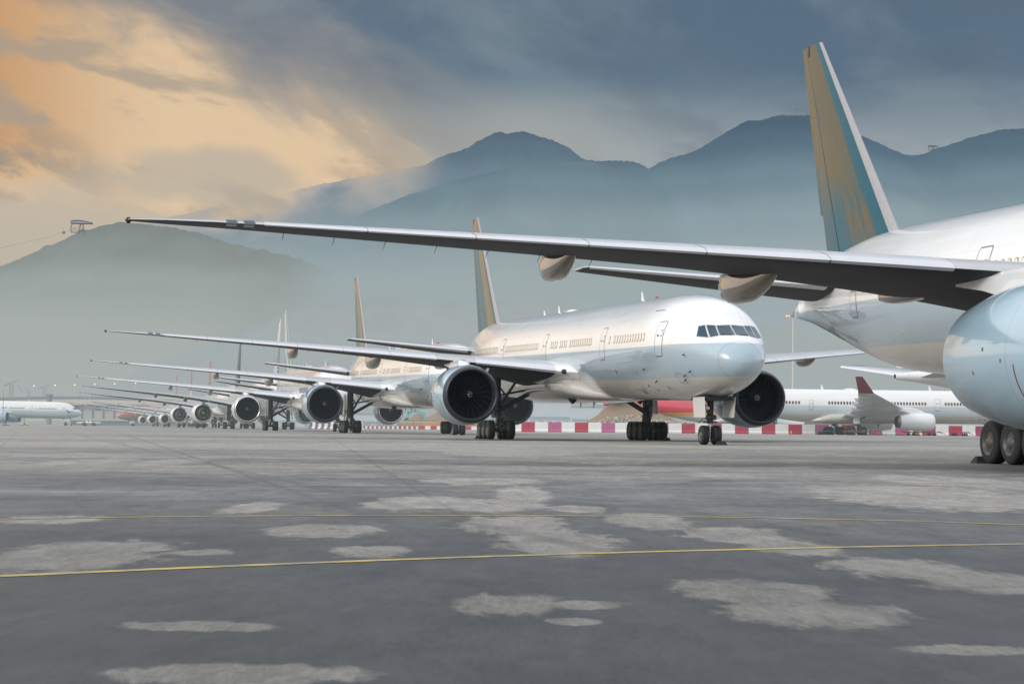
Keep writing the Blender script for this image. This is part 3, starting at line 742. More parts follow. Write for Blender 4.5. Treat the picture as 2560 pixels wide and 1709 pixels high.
#          t     LE    chord  z_LE  thick inc
WING777 = [(2.0, 24.4, 15.3, 4.36, .13, 2.4), (3.1, 25.4, 14.1, 4.46, .13, 2.0), (6.5, 27.8, 11.7, 4.86, .11, .6), (10.2, 30.4, 9.4, 5.27, .10, -.3),
           (16, 34.4, 7.2, 5.86, .09, -1.5), (22, 38.4, 5.1, 6.45, .085, -1.7), (28.2, 42.6, 3.0, 7.06, .085, -1.5), (29.6, 43.7, 2.45, 7.2, .085, -1.4), (31.0, 45.0, 1.75, 7.34, .08, -1.2), (32.1, 46.4, .75, 7.46, .08, -1)]
P777 = dict(name='parked_airliner', rise=.0125, main_s=37.05, kx=1.0, kr=1.0, zc=5.60, len=73.0, tail=TAIL777, belly=(22.5, 45.5), radome=.78,
    doors=[(6.3, 4.95, 1.07, 1.95), (17.8, 4.95, 1.07, 1.95), (32.9, 4.95, 1.07, 1.95), (46.3, 4.95, 1.07, 1.95), (60.2, 4.95, .95, 1.8)],
    wins=[(8.9, 15.1, 12), (16.2, 16.2, 1), (20.6, 25.9, 11), (26.9, 28.5, 4), (29.5, 31.1, 4), (35.0, 45.2, 20), (48.0, 58.7, 21)], win_z=6.13, shade=True, hatches=[(11.6, 4.75, 1.0, .28), (13.4, 3.15, 2.6, 1.55), (4.6, 3.45, .7, .5), (8.2, 7.6, 1.5, .03)], vents=[(12.9, 3.0, .12, .22), (13.3, 3.0, .12, .22), (10.8, 3.35, .18, .10), (7.4, 3.2, .12, .12), (15.6, 4.2, .14, .22), (9.9, 3.1, .2, .06), (11.4, 4.1, .1, .1)],
    antennas=[(19.5, .62), (41.0, .6), (45.5, .42)], beacon=16.5, satcom=36.0, probes=[(3.3, 4.95), (3.2, 4.05), (3.9, 3.85), (4.2, 3.62), (8.5, 3.6), (9.5, 4.3)],
    wing=WING777, slats=[(3.6, 8.6), (10.9, 13.7), (13.7, 16.6), (16.6, 19.5), (19.5, 22.4), (22.4, 25.3), (25.3, 28.2)], nav=(28.45, 28.95),
    fairings=[(13.75, 5.2, .80, 1.05), (19.2, 4.4, .68, .92), (9.2, 3.2, .5, .42)], winglet=False, wicks=7,
    eng=dict(s=24.9, t=9.75, z=2.92, k=1.0, blades=22, long=False),
    gear=dict(t=5.49, r=.66, w=.5, axles=3, sp=1.45, half=.70), nose=dict(s=5.89, r=.545, w=.42, half=.36),
    stab=((1.2, 62.8, 7.3, 6.95), (10.75, 70.6, 2.6, 8.15)), fin=((8.45, 60.1, 9.1), (18.72, 69.95, 2.5)))
WING330 = [(2.0, 20.9, 13.2, 3.55, .14, 3.4), (2.8, 21.4, 12.4, 3.62, .14, 3.2), (6.0, 23.4, 10.2, 3.95, .125, 2.4), (9.5, 25.6, 8.2, 4.35, .115, 1.8),
           (16, 29.7, 6.0, 5.05, .11, 1.0), (23, 34.1, 4.1, 5.85, .10, .4), (29.0, 37.9, 2.6, 6.5, .10, 0)]
P330 = dict(name='parked_airliner', rise=0, main_s=32.1, kx=.90, kr=.91, zc=4.78, len=63.0, tail=TAIL330, belly=(19.0, 39.0), radome=.8,
    doors=[(5.6, 4.15, 1.07, 1.93), (16.8, 4.15, 1.07, 1.93), (38.9, 4.15, .7, 1.5), (52.0, 4.2, 1.07, 1.93)],
    wins=[(8.0, 15.4, 15), (19.0, 26.5, 15), (28.0, 35.8, 16), (41.0, 50.0, 18)], win_z=5.28, shade=False, hatches=[(9.5, 2.6, 2.4, 1.5), (48, 2.9, 2.2, 1.4)], vents=[(8, 2.7, .2, .2), (9.0, 2.7, .2, .2)],
    antennas=[(17, .8), (36, .8)], beacon=14.5, satcom=30.0, probes=[(3.3, 4.1)],
    wing=WING330, slats=[(3.4, 8.4), (10.4, 14.2), (14.2, 18.2), (18.2, 22.2), (22.2, 26.0), (26.0, 28.8)], nav=(),
    fairings=[(6.6, 3.8, .6, .8), (12.3, 4.0, .6, .85), (17.6, 3.6, .52, .75), (22.6, 2.8, .42, .6)], winglet=True, wicks=0,
    eng=dict(s=20.4, t=9.37, z=2.25, k=.76, blades=26, long=True),
    gear=dict(t=5.34, r=.685, w=.5, axles=2, sp=1.98, half=.70), nose=dict(s=6.2, r=.52, w=.4, half=.36),
    stab=((1.0, 55.0, 5.7, 6.3), (9.7, 60.3, 2.3, 7.2)), stab_inc=.11, fin=((7.2, 51.5, 7.6), (16.8, 58.7, 3.0)))

def place(o, ng, head, P, dz=None):
    "put the plane so that its nose gear stands at ng (x, y), heading given from -Y towards +X in degrees"
    th = R(head); h = Vector((math.sin(th), -math.cos(th)))
    c = Vector(ng[:2])-h*(P['main_s']-P['nose']['s'])
    o.location = (c.x, c.y, ground_z(c.y) if dz is None else dz); o.rotation_euler = (0, 0, math.atan2(h.y, h.x))
def place_at(o, s, t, pt, head, P):
    "put the plane so that its point (s aft of the nose, t to starboard) stands at pt (x, y)"
    th = R(head); h = Vector((math.sin(th), -math.cos(th))); st = Vector((h.y, -h.x))
    c = Vector(pt[:2])-h*(P['main_s']-s)-st*t
    o.location = (c.x, c.y, ground_z(c.y)); o.rotation_euler = (0, 0, math.atan2(h.y, h.x))

A = make_airliner(P777); place(A, (11.18, 119.9), 12.78, P777, 0.0)
GRP = 'wide-body airliners parked in a row on the apron'
tag(A, 'white twin-engine airliner in the middle with its whole nose and cockpit windows in view', 'airliner', GRP)
N = copy_tree(A, None, (), {'teal_fin_painted_reflection': M['finN']}); place(N, (27.84, 34.67), 12.37, P777, 0.0)
tag(N, 'nearest airliner at the right edge with its long dark wing across the photo', 'airliner', GRP)

FAR_SKIP = ('passenger_window', 'static_wick', 'wiper', 'radome_joint', 'probe', 'air_scoop', 'cowl_latch', 'port')
B = copy_tree(A, None, ('static_wick', 'radome_joint', 'wiper')); place_at(B, 26.27, 9.97, (-19.0, 213), 12.6, P777)
tag(B, 'airliner whose engine and wing root stand just left of the big central airliner', 'airliner', GRP)
M['finC'] = fin_paint('pale_teal_fin_paint', (.02, .16, .20), (.55, .55, .50))
M['fuseC'] = paint('white_fuselage_purple_mark', [(0, BEIGE), (3.4, (.66, .68, .70)), (5.0, (.74, .74, .75))])
Cp = copy_tree(A, None, ('static_wick', 'radome_joint', 'port', 'wiper'), {'teal_fin_painted_reflection': M['finC'], 'white_grey_fuselage_paint': M['fuseC'], ('inlet_lip', 'dark_inlet_lip_metal'): M['cone'], 'pale_blue_nacelle_paint': M['white']})
place_at(Cp, 26.27, 9.97, (-36.0, 288), 12.0, P777)
tag(Cp, 'airliner in the row whose front-facing engine has a bright polished inlet lip', 'airliner', GRP)
# purple lettering blocks low on its side are only a few pixels: a row of upright strokes
M['purple'] = mat('purple_mark', (.10, .05, .22), .5)

# the ones turned tail-on
def band_fin(name, lo, mid, hi, z_a, z_b, stripe=None):
    m = paint(name, [(0, lo), (z_a, stripe or mid), (z_a+.5, mid), (z_b, hi)], lines=False); return m
M['finD'] = band_fin('pale_banded_fin_paint', (.55, .58, .58), (.12, .22, .25), (.62, .60, .56), 11.2, 15.0, (.45, .10, .10))
M['finE'] = fin_paint('dark_green_fin_paint', (.012, .05, .07), (.03, .10, .12))
def sweep_fin(name, col):
    f = lambda nt, s: ss(nt, math_(nt, 'ADD', s.outputs['Z'], math_(nt, 'MULTIPLY', s.outputs['X'], .55)), -4.6, -4.4)
    return paint(name, [(0, (.75, .73, .72)), (f, col)], lines=False)
M['finR'] = sweep_fin('red_swept_fin_paint', (.40, .03, .05))
D = copy_tree(A, None, FAR_SKIP, {'teal_fin_painted_reflection': M['finD'], 'pale_blue_nacelle_paint': M['white']}); place_at(D, 70, 0, (-39.6, 362), 192.5, P777)
tag(D, 'tail-on airliner with a pale fin that is dark at mid height', 'airliner', GRP)
Ee = copy_tree(A, None, FAR_SKIP, {'teal_fin_painted_reflection': M['finE'], 'pale_blue_nacelle_paint': M['white']}); place_at(Ee, 70, 0, (-56.6, 443), 192.5, P777)
tag(Ee, 'tail-on airliner with a narrow dark green fin, left of the pale-finned one', 'airliner', GRP)

A3 = make_airliner(P330)
M['fuseR'] = paint('white_grey_fuselage_paint_twin', [(0, (.58, .56, .52)), (3.3, (.58, .64, .68)), (4.85, (.80, .79, .77))])
M['fuse330'] = M['fuseR']
def swap330(extra):
    d = {'white_grey_fuselage_paint': M['fuseR'], 'pale_blue_nacelle_paint': M['white'], 'dark_inlet_lip_metal': M['white'], 'shade_darkened_wing_underside': M['upper'], 'bare_metal_tail_cone': M['white'], 'teal_fin_painted_reflection': M['finR'], 'glossy_fairing_tinted_reflection': M['upper']}
    d.update(extra); return d
def reswap(o, d):
    for ch in [o]+list(o.children_recursive):
        if ch.type != 'MESH': continue
        for sl in ch.material_slots:
            t = d.get((ch.name.split('.')[0], sl.material.name)) or d.get(sl.material.name)
            if t: sl.link = 'OBJECT'; sl.material = t
M['wingletred'] = mat('dark_red_winglet_paint', (.12, .010, .024), .4, 0, .4)
def livery_red(nt, s):
    k = math_(nt, 'ADD', s.outputs['Z'], math_(nt, 'MULTIPLY', s.outputs['X'], -.022))
    return ss(nt, k, 4.50, 4.54)
def livery_gold(nt, s):
    k = math_(nt, 'ADD', s.outputs['Z'], math_(nt, 'MULTIPLY', s.outputs['X'], -.022))
    return ss(nt, k, 3.92, 3.96)
M['fuseS'] = paint('red_gold_fuselage_paint', [(0, (.66, .65, .63)), (livery_gold, (.75, .36, .02)), (livery_red, (.62, .012, .05))], lines=False)
M['fuseQ'] = paint('faded_red_fuselage_paint', [(0, (.32, .22, .20)), (4.0, (.42, .14, .11))], lines=False)
Rp = A3
S_ = copy_tree(A3, None, FAR_SKIP, swap330({'white_grey_fuselage_paint': M['fuseS']}))
Pp = copy_tree(A3, None, ('static_wick', 'radome_joint', 'wiper'), swap330({('tailplane', 'grey_wing_top_paint'): M['white']}))
far = []
for i, (x, y) in enumerate(((-76.5, 541), (-92.8, 618), (-110.6, 704))):
    o = copy_tree(A3, None, FAR_SKIP, swap330({'shade_darkened_wing_underside': M['lower']})); place_at(o, 61, 0, (x, y), 192.5, P330); far.append(o)
tag(far[0], 'tail-on airliner with the nearest and tallest of the three thin red fins', 'airliner', GRP)
tag(far[1], 'tail-on airliner whose red fin stands between the two other red fins', 'airliner', GRP)
tag(far[2], 'farthest tail-on airliner, with the leftmost and smallest of the three red fins', 'airliner', GRP)
Q = copy_tree(A3, None, FAR_SKIP, swap330({'white_grey_fuselage_paint': M['fuseQ'], 'white_paint': M['fuseQ']}))
place(Q, (-142, 800), -62, P330)
tag(Q, 'hazy brownish red airliner nose beyond the smallest engines at the far left', 'airliner')
reswap(Rp, swap330({'shade_darkened_wing_underside': M['white'], ('winglet', 'white_paint'): M['wingletred']}))
place_at(Rp, 32.1, 5.34, ((2141-1280)/F*350, 350), 101, P330)
tag(Rp, 'white airliner parked side-on at the right with a dark red winglet', 'airliner')
place_at(S_, 32.1, 0, ((1848-1280)/F*458, 458), 97, P330)
tag(S_, 'red airliner with a gold stripe and white belly, seen under the central nose', 'airliner')
place_at(Pp, 63, 0, ((2238-1280)/F*205, 205), 116, P330)
tag(Pp, 'white airliner showing only its tail cone and tailplane behind the near engine', 'airliner')
M['fuseL'] = paint('white_blue_fade_fuselage_paint', [(0, (.40, .47, .50)), (3.6, (.50, .60, .64)), (5.6, (.78, .78, .77))], grad=.7)
Lp = copy_tree(A, None, ('static_wick', 'radome_joint', 'wiper', 'port'), {'white_grey_fuselage_paint': M['fuseL'], 'window_shade': M['wglass'], 'window_surround': M['wglass']})
place(Lp, ((167-1280)/F*783, 783), 90, P777)
tag(Lp, 'white airliner in profile at the far left with a green emblem on its nose', 'airliner')
# brush-stroke wing emblem on its nose, laid on the skin
M['emblem'] = mat('green_emblem', (.01, .16, .17), .4)
def skin_poly(name, par, pts, P, mt):
    fus = [c for c in par.children if c.name.startswith('fuselage')][0]
    me = fus.data; bvh = None
    from mathutils.bvhtree import BVHTree
    bvh = BVHTree.FromPolygons([v.co for v in me.vertices], [list(p.vertices) for p in me.polygons])
    mb = MB(); rows = []
    for (s0, z0), (s1, z1) in pts:
        r = []
        for u in (0, .5, 1):
            s, z = s0+(s1-s0)*u, z0+(z1-z0)*u
            hit = bvh.ray_cast(Vector((P['main_s']-s, -8, z)), Vector((0, 1, 0)))
            r.append(hit[0]+Vector((0, -.03, 0)))
        rows.append(r)
    mb.loft(rows, False); return mb.build(name, mt, fus)
skin_poly('nose_emblem', Lp, [((5.4, 6.5), (5.35, 6.4)), ((5.0, 5.75), (5.2, 5.5)), ((4.3, 5.3), (4.7, 5.0)), ((3.6, 5.05), (4.2, 4.72)), ((2.6, 5.1), (2.75, 4.98))], P777, M['emblem'])
skin_poly('nose_emblem', Lp, [((3.6, 5.0), (3.7, 4.8)), ((4.4, 4.75), (4.3, 4.62)), ((5.1, 4.45), (5.0, 4.42))], P777, M['emblem'])
for i in range(9):
    s = 12.5+i*1.15
    skin_poly('livery_lettering', Cp, [((s, 5.1), (s+.5, 5.1)), ((s, 5.75), (s+.5, 5.75))], P777, M['purple'])

# wheel chocks, loose on the ground
def chock(x, y, rz, lab):
    mb = MB(); mb.loft([[(-.3, -.25, 0), (.3, -.25, 0), (.3, .25, 0), (-.3, .25, 0)], [(-.2, -.08, .22), (.2, -.08, .22), (.2, .08, .22), (-.2, .08, .22)]], True, True, True)
    o = mb.build('wheel_chock', M['chock'], None, smooth=False); o.location = (x, y, ground_z(y)); o.rotation_euler = (0, 0, rz); tag(o, lab, 'wheel chock', 'black wheel chocks')
def on_plane(o, P, s, t):
    m = Matrix.LocRotScale(o.location, o.rotation_euler, None); return m @ Vector((P['main_s']-s, -t, 0))
for pl, s, t, lab in ((A, 4.95, -.36, 'black wheel chock in front of the central nose wheels'), (A, 39.35, 6.2, 'black wheel chock behind the left main wheels of the central airliner'),
                      (A, 34.7, -6.2, 'black wheel chock at the front of the right main wheels of the central airliner'), (N, 39.4, 6.2, 'black wheel chock behind the main wheels under the nearest engine')):
    p = on_plane(pl, P777, s, t); chock(p.x, p.y, pl.rotation_euler[2]+math.pi/2, lab)

# ------------------------------------------------------------------ apron
def apron_mat():
    m, nt = new_mat('apron_concrete')
    b = NN(nt, 'ShaderNodeBsdfPrincipled'); g = NN(nt, 'ShaderNodeNewGeometry'); p = g.outputs['Position']
    SH = 1.0898
    pat = [(830, 1110, 165, 200), (1000, 1260, 170, 205), (1060, 1330, 205, 262), (1130, 1440, 240, 302), (960, 1250, 122, 140), (1130, 1265, 140, 186), (1250, 1400, 186, 203), (1380, 1600, 205, 245), (1560, 1800, 232, 275), (1700, 1930, 262, 302),
           (510, 660, 176, 207), (615, 870, 229, 262), (750, 950, 277, 307), (-60, 380, 268, 348), (380, 550, 286, 302), (1040, 1310, 388, 442), (1220, 1450, 402, 426), (1250, 1370, 443, 460), (1530, 1900, 356, 412), (1650, 2090, 404, 466),
           (1880, 2240, 308, 356), (2100, 2420, 335, 390), (1820, 2420, 138, 198), (1985, 2330, 116, 146), (220, 910, 548, 600), (230, 630, 448, 476), (-20, 250, 209, 230), (110, 300, 78, 96), (320, 460, 78, 96), (2050, 2400, 505, 530),
           (700, 1300, 42, 58), (1250, 1500, 74, 92), (1000, 1350, 60, 75), (1500, 2400, 40, 84), (1570, 1730, 110, 124)]
    d = None
    for x0, x1, y0, y1 in pat:
        ym = (y0+y1)/2+972.6; a = gpx((x0+x1)/2*SH, (y0+972.6)*SH); c = gpx((x0+x1)/2*SH, (y1+972.6)*SH)
        cy = (a.y+c.y)/2; ry = abs(a.y-c.y)/2; mid = gpx((x0+x1)/2*SH, ym*SH)
        rx = (x1-x0)/2*SH/F*mid.y; cx = mid.x*cy/mid.y
        sh = (a.x-c.x)/max(.01, a.y-c.y)
        v = NN(nt, 'ShaderNodeVectorMath', operation='SUBTRACT'); nt.links.new(p, v.inputs[0]); v.inputs[1].default_value = (cx, cy, 0)
        w = NN(nt, 'ShaderNodeVectorMath', operation='MULTIPLY'); nt.links.new(v.outputs[0], w.inputs[0]); w.inputs[1].default_value = (1/rx, 1/ry, 0)
        l = NN(nt, 'ShaderNodeVectorMath', operation='LENGTH'); nt.links.new(w.outputs[0], l.inputs[0])
        d = l.outputs['Value'] if d is None else math_(nt, 'SMOOTH_MIN', d, l.outputs['Value'], .25)
    n1 = noise_(nt, p, .35, 8, .62, .6); n2 = noise_(nt, p, .06, 5, .6); n3 = noise_(nt, p, 9.0, 6, .7); n4 = noise_(nt, mapping(nt, p, (1, .35, 1)), .9, 6, .6)
    n6 = noise_(nt, mapping(nt, p, (1, .35, 1)), 3.6, 9, .68, .6)
    dd = math_(nt, 'ADD', d, math_(nt, 'MULTIPLY_ADD', n1, 1.1, -.55)); dd = math_(nt, 'ADD', dd, math_(nt, 'MULTIPLY_ADD', n6, 1.5, -.75))
    dry1 = math_(nt, 'MULTIPLY', ss(nt, dd, 1.14, .74), math_(nt, 'MULTIPLY_ADD', noise_(nt, p, .9, 3, .5), .9, .48, True))
    # far away: broad drier and wetter bands of the same surface
    sp = NN(nt, 'ShaderNodeSeparateXYZ'); nt.links.new(p, sp.inputs[0])
    n5 = noise_(nt, mapping(nt, p, (.45, 1.2, 1)), .06, 7, .62)
    farf = ss(nt, sp.outputs['Y'], 14, 75)
    dry2 = math_(nt, 'MULTIPLY', ss(nt, math_(nt, 'MULTIPLY_ADD', n1, .25, math_(nt, 'MULTIPLY', n5, .8)), .47, .56), math_(nt, 'MULTIPLY_ADD', farf, .85, .05))
    dry = math_(nt, 'MAXIMUM', dry1, dry2)
    dry = math_(nt, 'MULTIPLY', dry, ss(nt, math_(nt, 'ADD', n3, math_(nt, 'MULTIPLY', n1, .6)), .45, .78))
    dry = math_(nt, 'MINIMUM', math_(nt, 'MULTIPLY', dry, 1.15), 1.0)
    wet_sheen_c = mixc(nt, ss(nt, n2, .35, .65), (.068, .071, .073), (.148, .151, .153))
    wet_sheen_c = mixc(nt, math_(nt, 'MULTIPLY', ss(nt, math_(nt, 'ADD', math_(nt, 'MULTIPLY', n4, .6), math_(nt, 'MULTIPLY', n6, .4)), .46, .62), .7), wet_sheen_c, (.036, .039, .043))
    n8 = noise_(nt, mapping(nt, p, (.5, 1, 1)), .22, 4, .5)
    wet_sheen_c = mixc(nt, math_(nt, 'MULTIPLY', ss(nt, n8, .54, .70), .55), wet_sheen_c, (.130, .138, .148))  # bluish sheen of the damp surface mixed into its colour
    painted_sheen = ss(nt, noise_(nt, mapping(nt, p, (.25, 1.3, 1)), .16, 5, .55), .52, .68)
    wet_sheen_c = mixc(nt, math_(nt, 'MULTIPLY', math_(nt, 'MULTIPLY', painted_sheen, ss(nt, sp.outputs['Y'], 12, 34)), .75), wet_sheen_c, (.170, .180, .190))  # broad bright sheen bands painted into the base colour
    halo = math_(nt, 'MULTIPLY', ss(nt, dd, 2.3, 1.25), ss(nt, n2, .35, .6)); wet_sheen_c = mixc(nt, math_(nt, 'MULTIPLY', halo, .55), wet_sheen_c, (.055, .058, .062))
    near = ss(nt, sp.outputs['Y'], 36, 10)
    wet_sheen_c = mixc(nt, math_(nt, 'MULTIPLY', near, .82), wet_sheen_c, (.028, .030, .032))  # foreground darkened in the colour to imitate lens falloff
    base = mixc(nt, dry, wet_sheen_c, mixc(nt, near, (.275, .260, .238), (.165, .158, .146)))
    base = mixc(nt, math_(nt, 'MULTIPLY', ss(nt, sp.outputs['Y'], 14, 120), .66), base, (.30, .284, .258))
    g1 = ss(nt, noise_(nt, mapping(nt, p, (1, .14, 1)), 30, 4, .7), .34, .66)
    g2 = ss(nt, noise_(nt, mapping(nt, p, (1, .22, 1)), 5.5, 6, .66, .4), .34, .66)
    g3 = ss(nt, noise_(nt, mapping(nt, p, (1, .4, 1)), 1.1, 5, .6, .5), .36, .64)
    gk = math_(nt, 'ADD', math_(nt, 'MULTIPLY', g1, .24), math_(nt, 'ADD', math_(nt, 'MULTIPLY', g2, .26), math_(nt, 'MULTIPLY_ADD', g3, .24, .63)))
    gs_ = NN(nt, 'ShaderNodeVectorMath', operation='SCALE'); nt.links.new(base, gs_.inputs[0]); nt.links.new(gk, gs_.inputs['Scale']); base = gs_.outputs[0]
    # faint slab joints square to the parking line, and oil spots
    rp = mapping(nt, p, (1, 1, 1), (0, 0, R(-12.6))); rs = NN(nt, 'ShaderNodeSeparateXYZ'); nt.links.new(rp, rs.inputs[0])
    for ax in ('X', 'Y'):
        q = math_(nt, 'PINGPONG', math_(nt, 'ADD', rs.outputs[ax], math_(nt, 'MULTIPLY_ADD', n4, .05, 1.3)), 3.75)
        base = mixc(nt, math_(nt, 'MULTIPLY', math_(nt, 'MULTIPLY', ss(nt, q, .035, .012), .42), ss(nt, n1, .3, .55)), base, (.045, .045, .047))
    spot = ss(nt, noise_(nt, p, 1.3, 3, .5), .70, .76)
    base = mixc(nt, math_(nt, 'MULTIPLY', spot, .45), base, (.04, .04, .042))
    # sealed joints: distance to straight lines on the ground
    for (xa, ya, xb, yb, wd, st) in ((480, 88, 800, 196, .05, .45), (960, 98, 2150, 290, .035, .4), (1900, 88, 2349, 155, .05, .3), (1340, 380, 1700, 596, .03, .35), (250, 40, 520, 100, .08, .35), (95, 150, 60, 596, .0, .0), (1860, 250, 2349, 330, .03, .3)):
        if wd == 0: continue
        a = gpx(xa*SH, (ya+972.6)*SH); c = gpx(xb*SH, (yb+972.6)*SH); t = (c-a).normalized(); nrm = Vector((-t.y, t.x, 0))
        dt = NN(nt, 'ShaderNodeVectorMath', operation='DOT_PRODUCT'); nt.links.new(p, dt.inputs[0]); dt.inputs[1].default_value = nrm
        q = math_(nt, 'ABSOLUTE', math_(nt, 'ADD', math_(nt, 'SUBTRACT', dt.outputs['Value'], a.dot(nrm)), math_(nt, 'MULTIPLY_ADD', n4, .10, -.05)))
        base = mixc(nt, math_(nt, 'MULTIPLY', math_(nt, 'MULTIPLY', ss(nt, q, wd*2.6, wd*.6), st), ss(nt, n1, .25, .6)), base, (.05, .05, .055))
    nt.links.new(base, b.inputs['Base Color'])
    rg = math_(nt, 'MULTIPLY_ADD', dry, .30, math_(nt, 'MULTIPLY_ADD', n2, .3, .38)); nt.links.new(rg, b.inputs['Roughness'])
    b.inputs['Specular IOR Level'].default_value = .35
    bp = NN(nt, 'ShaderNodeBump'); bp.inputs['Strength'].default_value = .25; bp.inputs['Distance'].default_value = .01
    nt.links.new(noise_(nt, p, 60, 3, .6), bp.inputs['Height']); nt.links.new(bp.outputs[0], b.inputs['Normal'])
    finish(nt, b.outputs[0]); return m
mb = MB(); ys = [-300, 0, 200, 400, 800, 1200, 1600, 2600, 12000]; xs = [-6000, -1500, -300, 0, 300, 1500, 6000]
ids = [[mb.v((x, y, ground_z(y))) for x in xs] for y in ys]
for i in range(len(ys)-1):
    for j in range(len(xs)-1): mb.f((ids[i][j], ids[i][j+1], ids[i+1][j+1], ids[i+1][j]))
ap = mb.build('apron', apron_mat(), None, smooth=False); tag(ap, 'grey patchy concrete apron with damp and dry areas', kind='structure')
def ymat():
    m, nt = new_mat('worn_yellow_paint'); b = NN(nt, 'ShaderNodeBsdfPrincipled'); g = NN(nt, 'ShaderNodeNewGeometry')
    n = noise_(nt, g.outputs['Position'], 2.2, 7, .7); nt.links.new(mixc(nt, ss(nt, n, .38, .62), (.22, .20, .15), (.50, .37, .08)), b.inputs['Base Color']); b.inputs['Roughness'].default_value = .7
    finish(nt, b.outputs[0]); return m
M['yellow'] = ymat()
def gline(pts, w, label):
    P_ = [gpx(x*1.0898, (y+972.6)*1.0898) for x, y in pts]; mb = MB(); rows = []
    f = [pchip([(i, q[k]) for i, q in enumerate(P_)]) for k in (0, 1)]; n = (len(P_)-1)*12
    C_ = [Vector((f[0](i*(len(P_)-1)/n), f[1](i*(len(P_)-1)/n), .004)) for i in range(n+1)]
    for i, c in enumerate(C_):
        t = (C_[min(n, i+1)]-C_[max(0, i-1)]).normalized(); nn = Vector((-t.y, t.x, 0))
        rows.append([c-nn*w/2, c+nn*w/2])
    mb.loft(rows, False); o = mb.build('yellow_guide_line', M['yellow'], None, smooth=False); tag(o, label, kind='structure')
gline([(-200, 358), (0, 349), (400, 331), (800, 315), (1200, 301), (1600, 290), (2000, 281), (2349, 275), (2600, 272)], .17, 'yellow guide line nearest the camera')
gline([(-200, 222), (0, 218), (400, 212), (800, 209.5), (1200, 209.5), (1550, 212), (2000, 220), (2349, 231), (2600, 240)], .15, 'second yellow guide line further away')
gline([(1300, 49), (1480, 54), (1660, 58.5)], .45, 'short worn yellow line by the nose wheels')

# ------------------------------------------------------------------ hills
def ridge(name, label, Y, run, pts, ramp, seed, rough=(1.0, .0), mist=None, back=900, nx=420, foot=-3):
    X = []; 
    cr = pchip([(x, y) for x, y in pts]); x0, x1 = pts[0][0], pts[-1][0]
    vs = [0, .12, .25, .4, .55, .68, .8, .88, .94, .98, 1.0]
    cols = []
    for i in range(nx+1):
        xn = x0+(x1-x0)*i/nx; c = px(xn*1.0898, cr(xn)*1.0898, Y)
        tb = noise.fractal(Vector((c.x*.02, seed, 0)), 1.0, 2.0, 4)*rough[0]*Y*.0011+abs(noise.noise(Vector((c.x*.07, seed*2, 3))))*rough[1]*Y*.0012
        col_ = []
        for v in vs:
            y = Y-run*(1-v); z = foot+(c.z-foot)*(v**1.15)
            z += noise.fractal(Vector((c.x*.004, y*.004, seed)), 1.0, 2.0, 5)*Y*.006*math.sin(math.pi*v)*(.4+v)+tb*v
            col_.append((c.x*(1-.0*(1-v)), y, z))
        col_.append((c.x, Y+back, foot)); cols.append(col_)
    mb = MB(); mb.loft(cols, False)
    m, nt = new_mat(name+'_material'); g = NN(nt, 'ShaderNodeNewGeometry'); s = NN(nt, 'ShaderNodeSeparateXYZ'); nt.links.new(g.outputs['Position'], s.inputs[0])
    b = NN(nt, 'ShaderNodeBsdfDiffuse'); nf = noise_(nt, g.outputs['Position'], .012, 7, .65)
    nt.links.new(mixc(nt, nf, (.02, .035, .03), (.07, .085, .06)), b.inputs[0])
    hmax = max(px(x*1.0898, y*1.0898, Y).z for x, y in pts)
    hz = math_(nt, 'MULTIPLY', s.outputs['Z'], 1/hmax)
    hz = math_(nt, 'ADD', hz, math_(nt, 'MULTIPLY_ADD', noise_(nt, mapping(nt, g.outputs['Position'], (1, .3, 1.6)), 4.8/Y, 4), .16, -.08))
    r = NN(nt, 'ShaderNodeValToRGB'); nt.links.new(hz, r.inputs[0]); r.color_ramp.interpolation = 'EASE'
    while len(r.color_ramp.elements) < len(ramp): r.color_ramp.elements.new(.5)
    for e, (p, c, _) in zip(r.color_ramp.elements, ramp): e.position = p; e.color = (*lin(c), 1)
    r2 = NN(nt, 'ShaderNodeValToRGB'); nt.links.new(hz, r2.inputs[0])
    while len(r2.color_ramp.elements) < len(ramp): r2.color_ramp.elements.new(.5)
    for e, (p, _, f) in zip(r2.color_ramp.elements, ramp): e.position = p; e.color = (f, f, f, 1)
    e = NN(nt, 'ShaderNodeEmission')  # aerial haze painted on the slope as a glow graded by height
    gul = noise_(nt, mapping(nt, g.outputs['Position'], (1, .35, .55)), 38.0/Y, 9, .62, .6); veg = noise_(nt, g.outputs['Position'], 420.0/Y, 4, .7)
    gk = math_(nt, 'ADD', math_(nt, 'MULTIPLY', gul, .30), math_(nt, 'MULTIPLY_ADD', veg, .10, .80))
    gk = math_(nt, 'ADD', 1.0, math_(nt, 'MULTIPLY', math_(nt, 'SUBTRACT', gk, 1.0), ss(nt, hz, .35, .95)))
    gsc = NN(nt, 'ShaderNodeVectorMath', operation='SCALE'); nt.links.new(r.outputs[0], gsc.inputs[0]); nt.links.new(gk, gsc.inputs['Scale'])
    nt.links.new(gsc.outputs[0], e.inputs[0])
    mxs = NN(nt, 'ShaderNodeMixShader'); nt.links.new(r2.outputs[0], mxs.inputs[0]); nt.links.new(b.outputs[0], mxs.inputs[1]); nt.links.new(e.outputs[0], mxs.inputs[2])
    outp = mxs.outputs[0]
    if mist:
        outp = mist(nt, g, s, outp)
    finish(nt, outp, False)
    o = mb.build(name, m, None, auto=False); tag(o, label, kind='structure'); return o
def X_at(xs, Y): return (xs*1.0898-1280)/F*Y
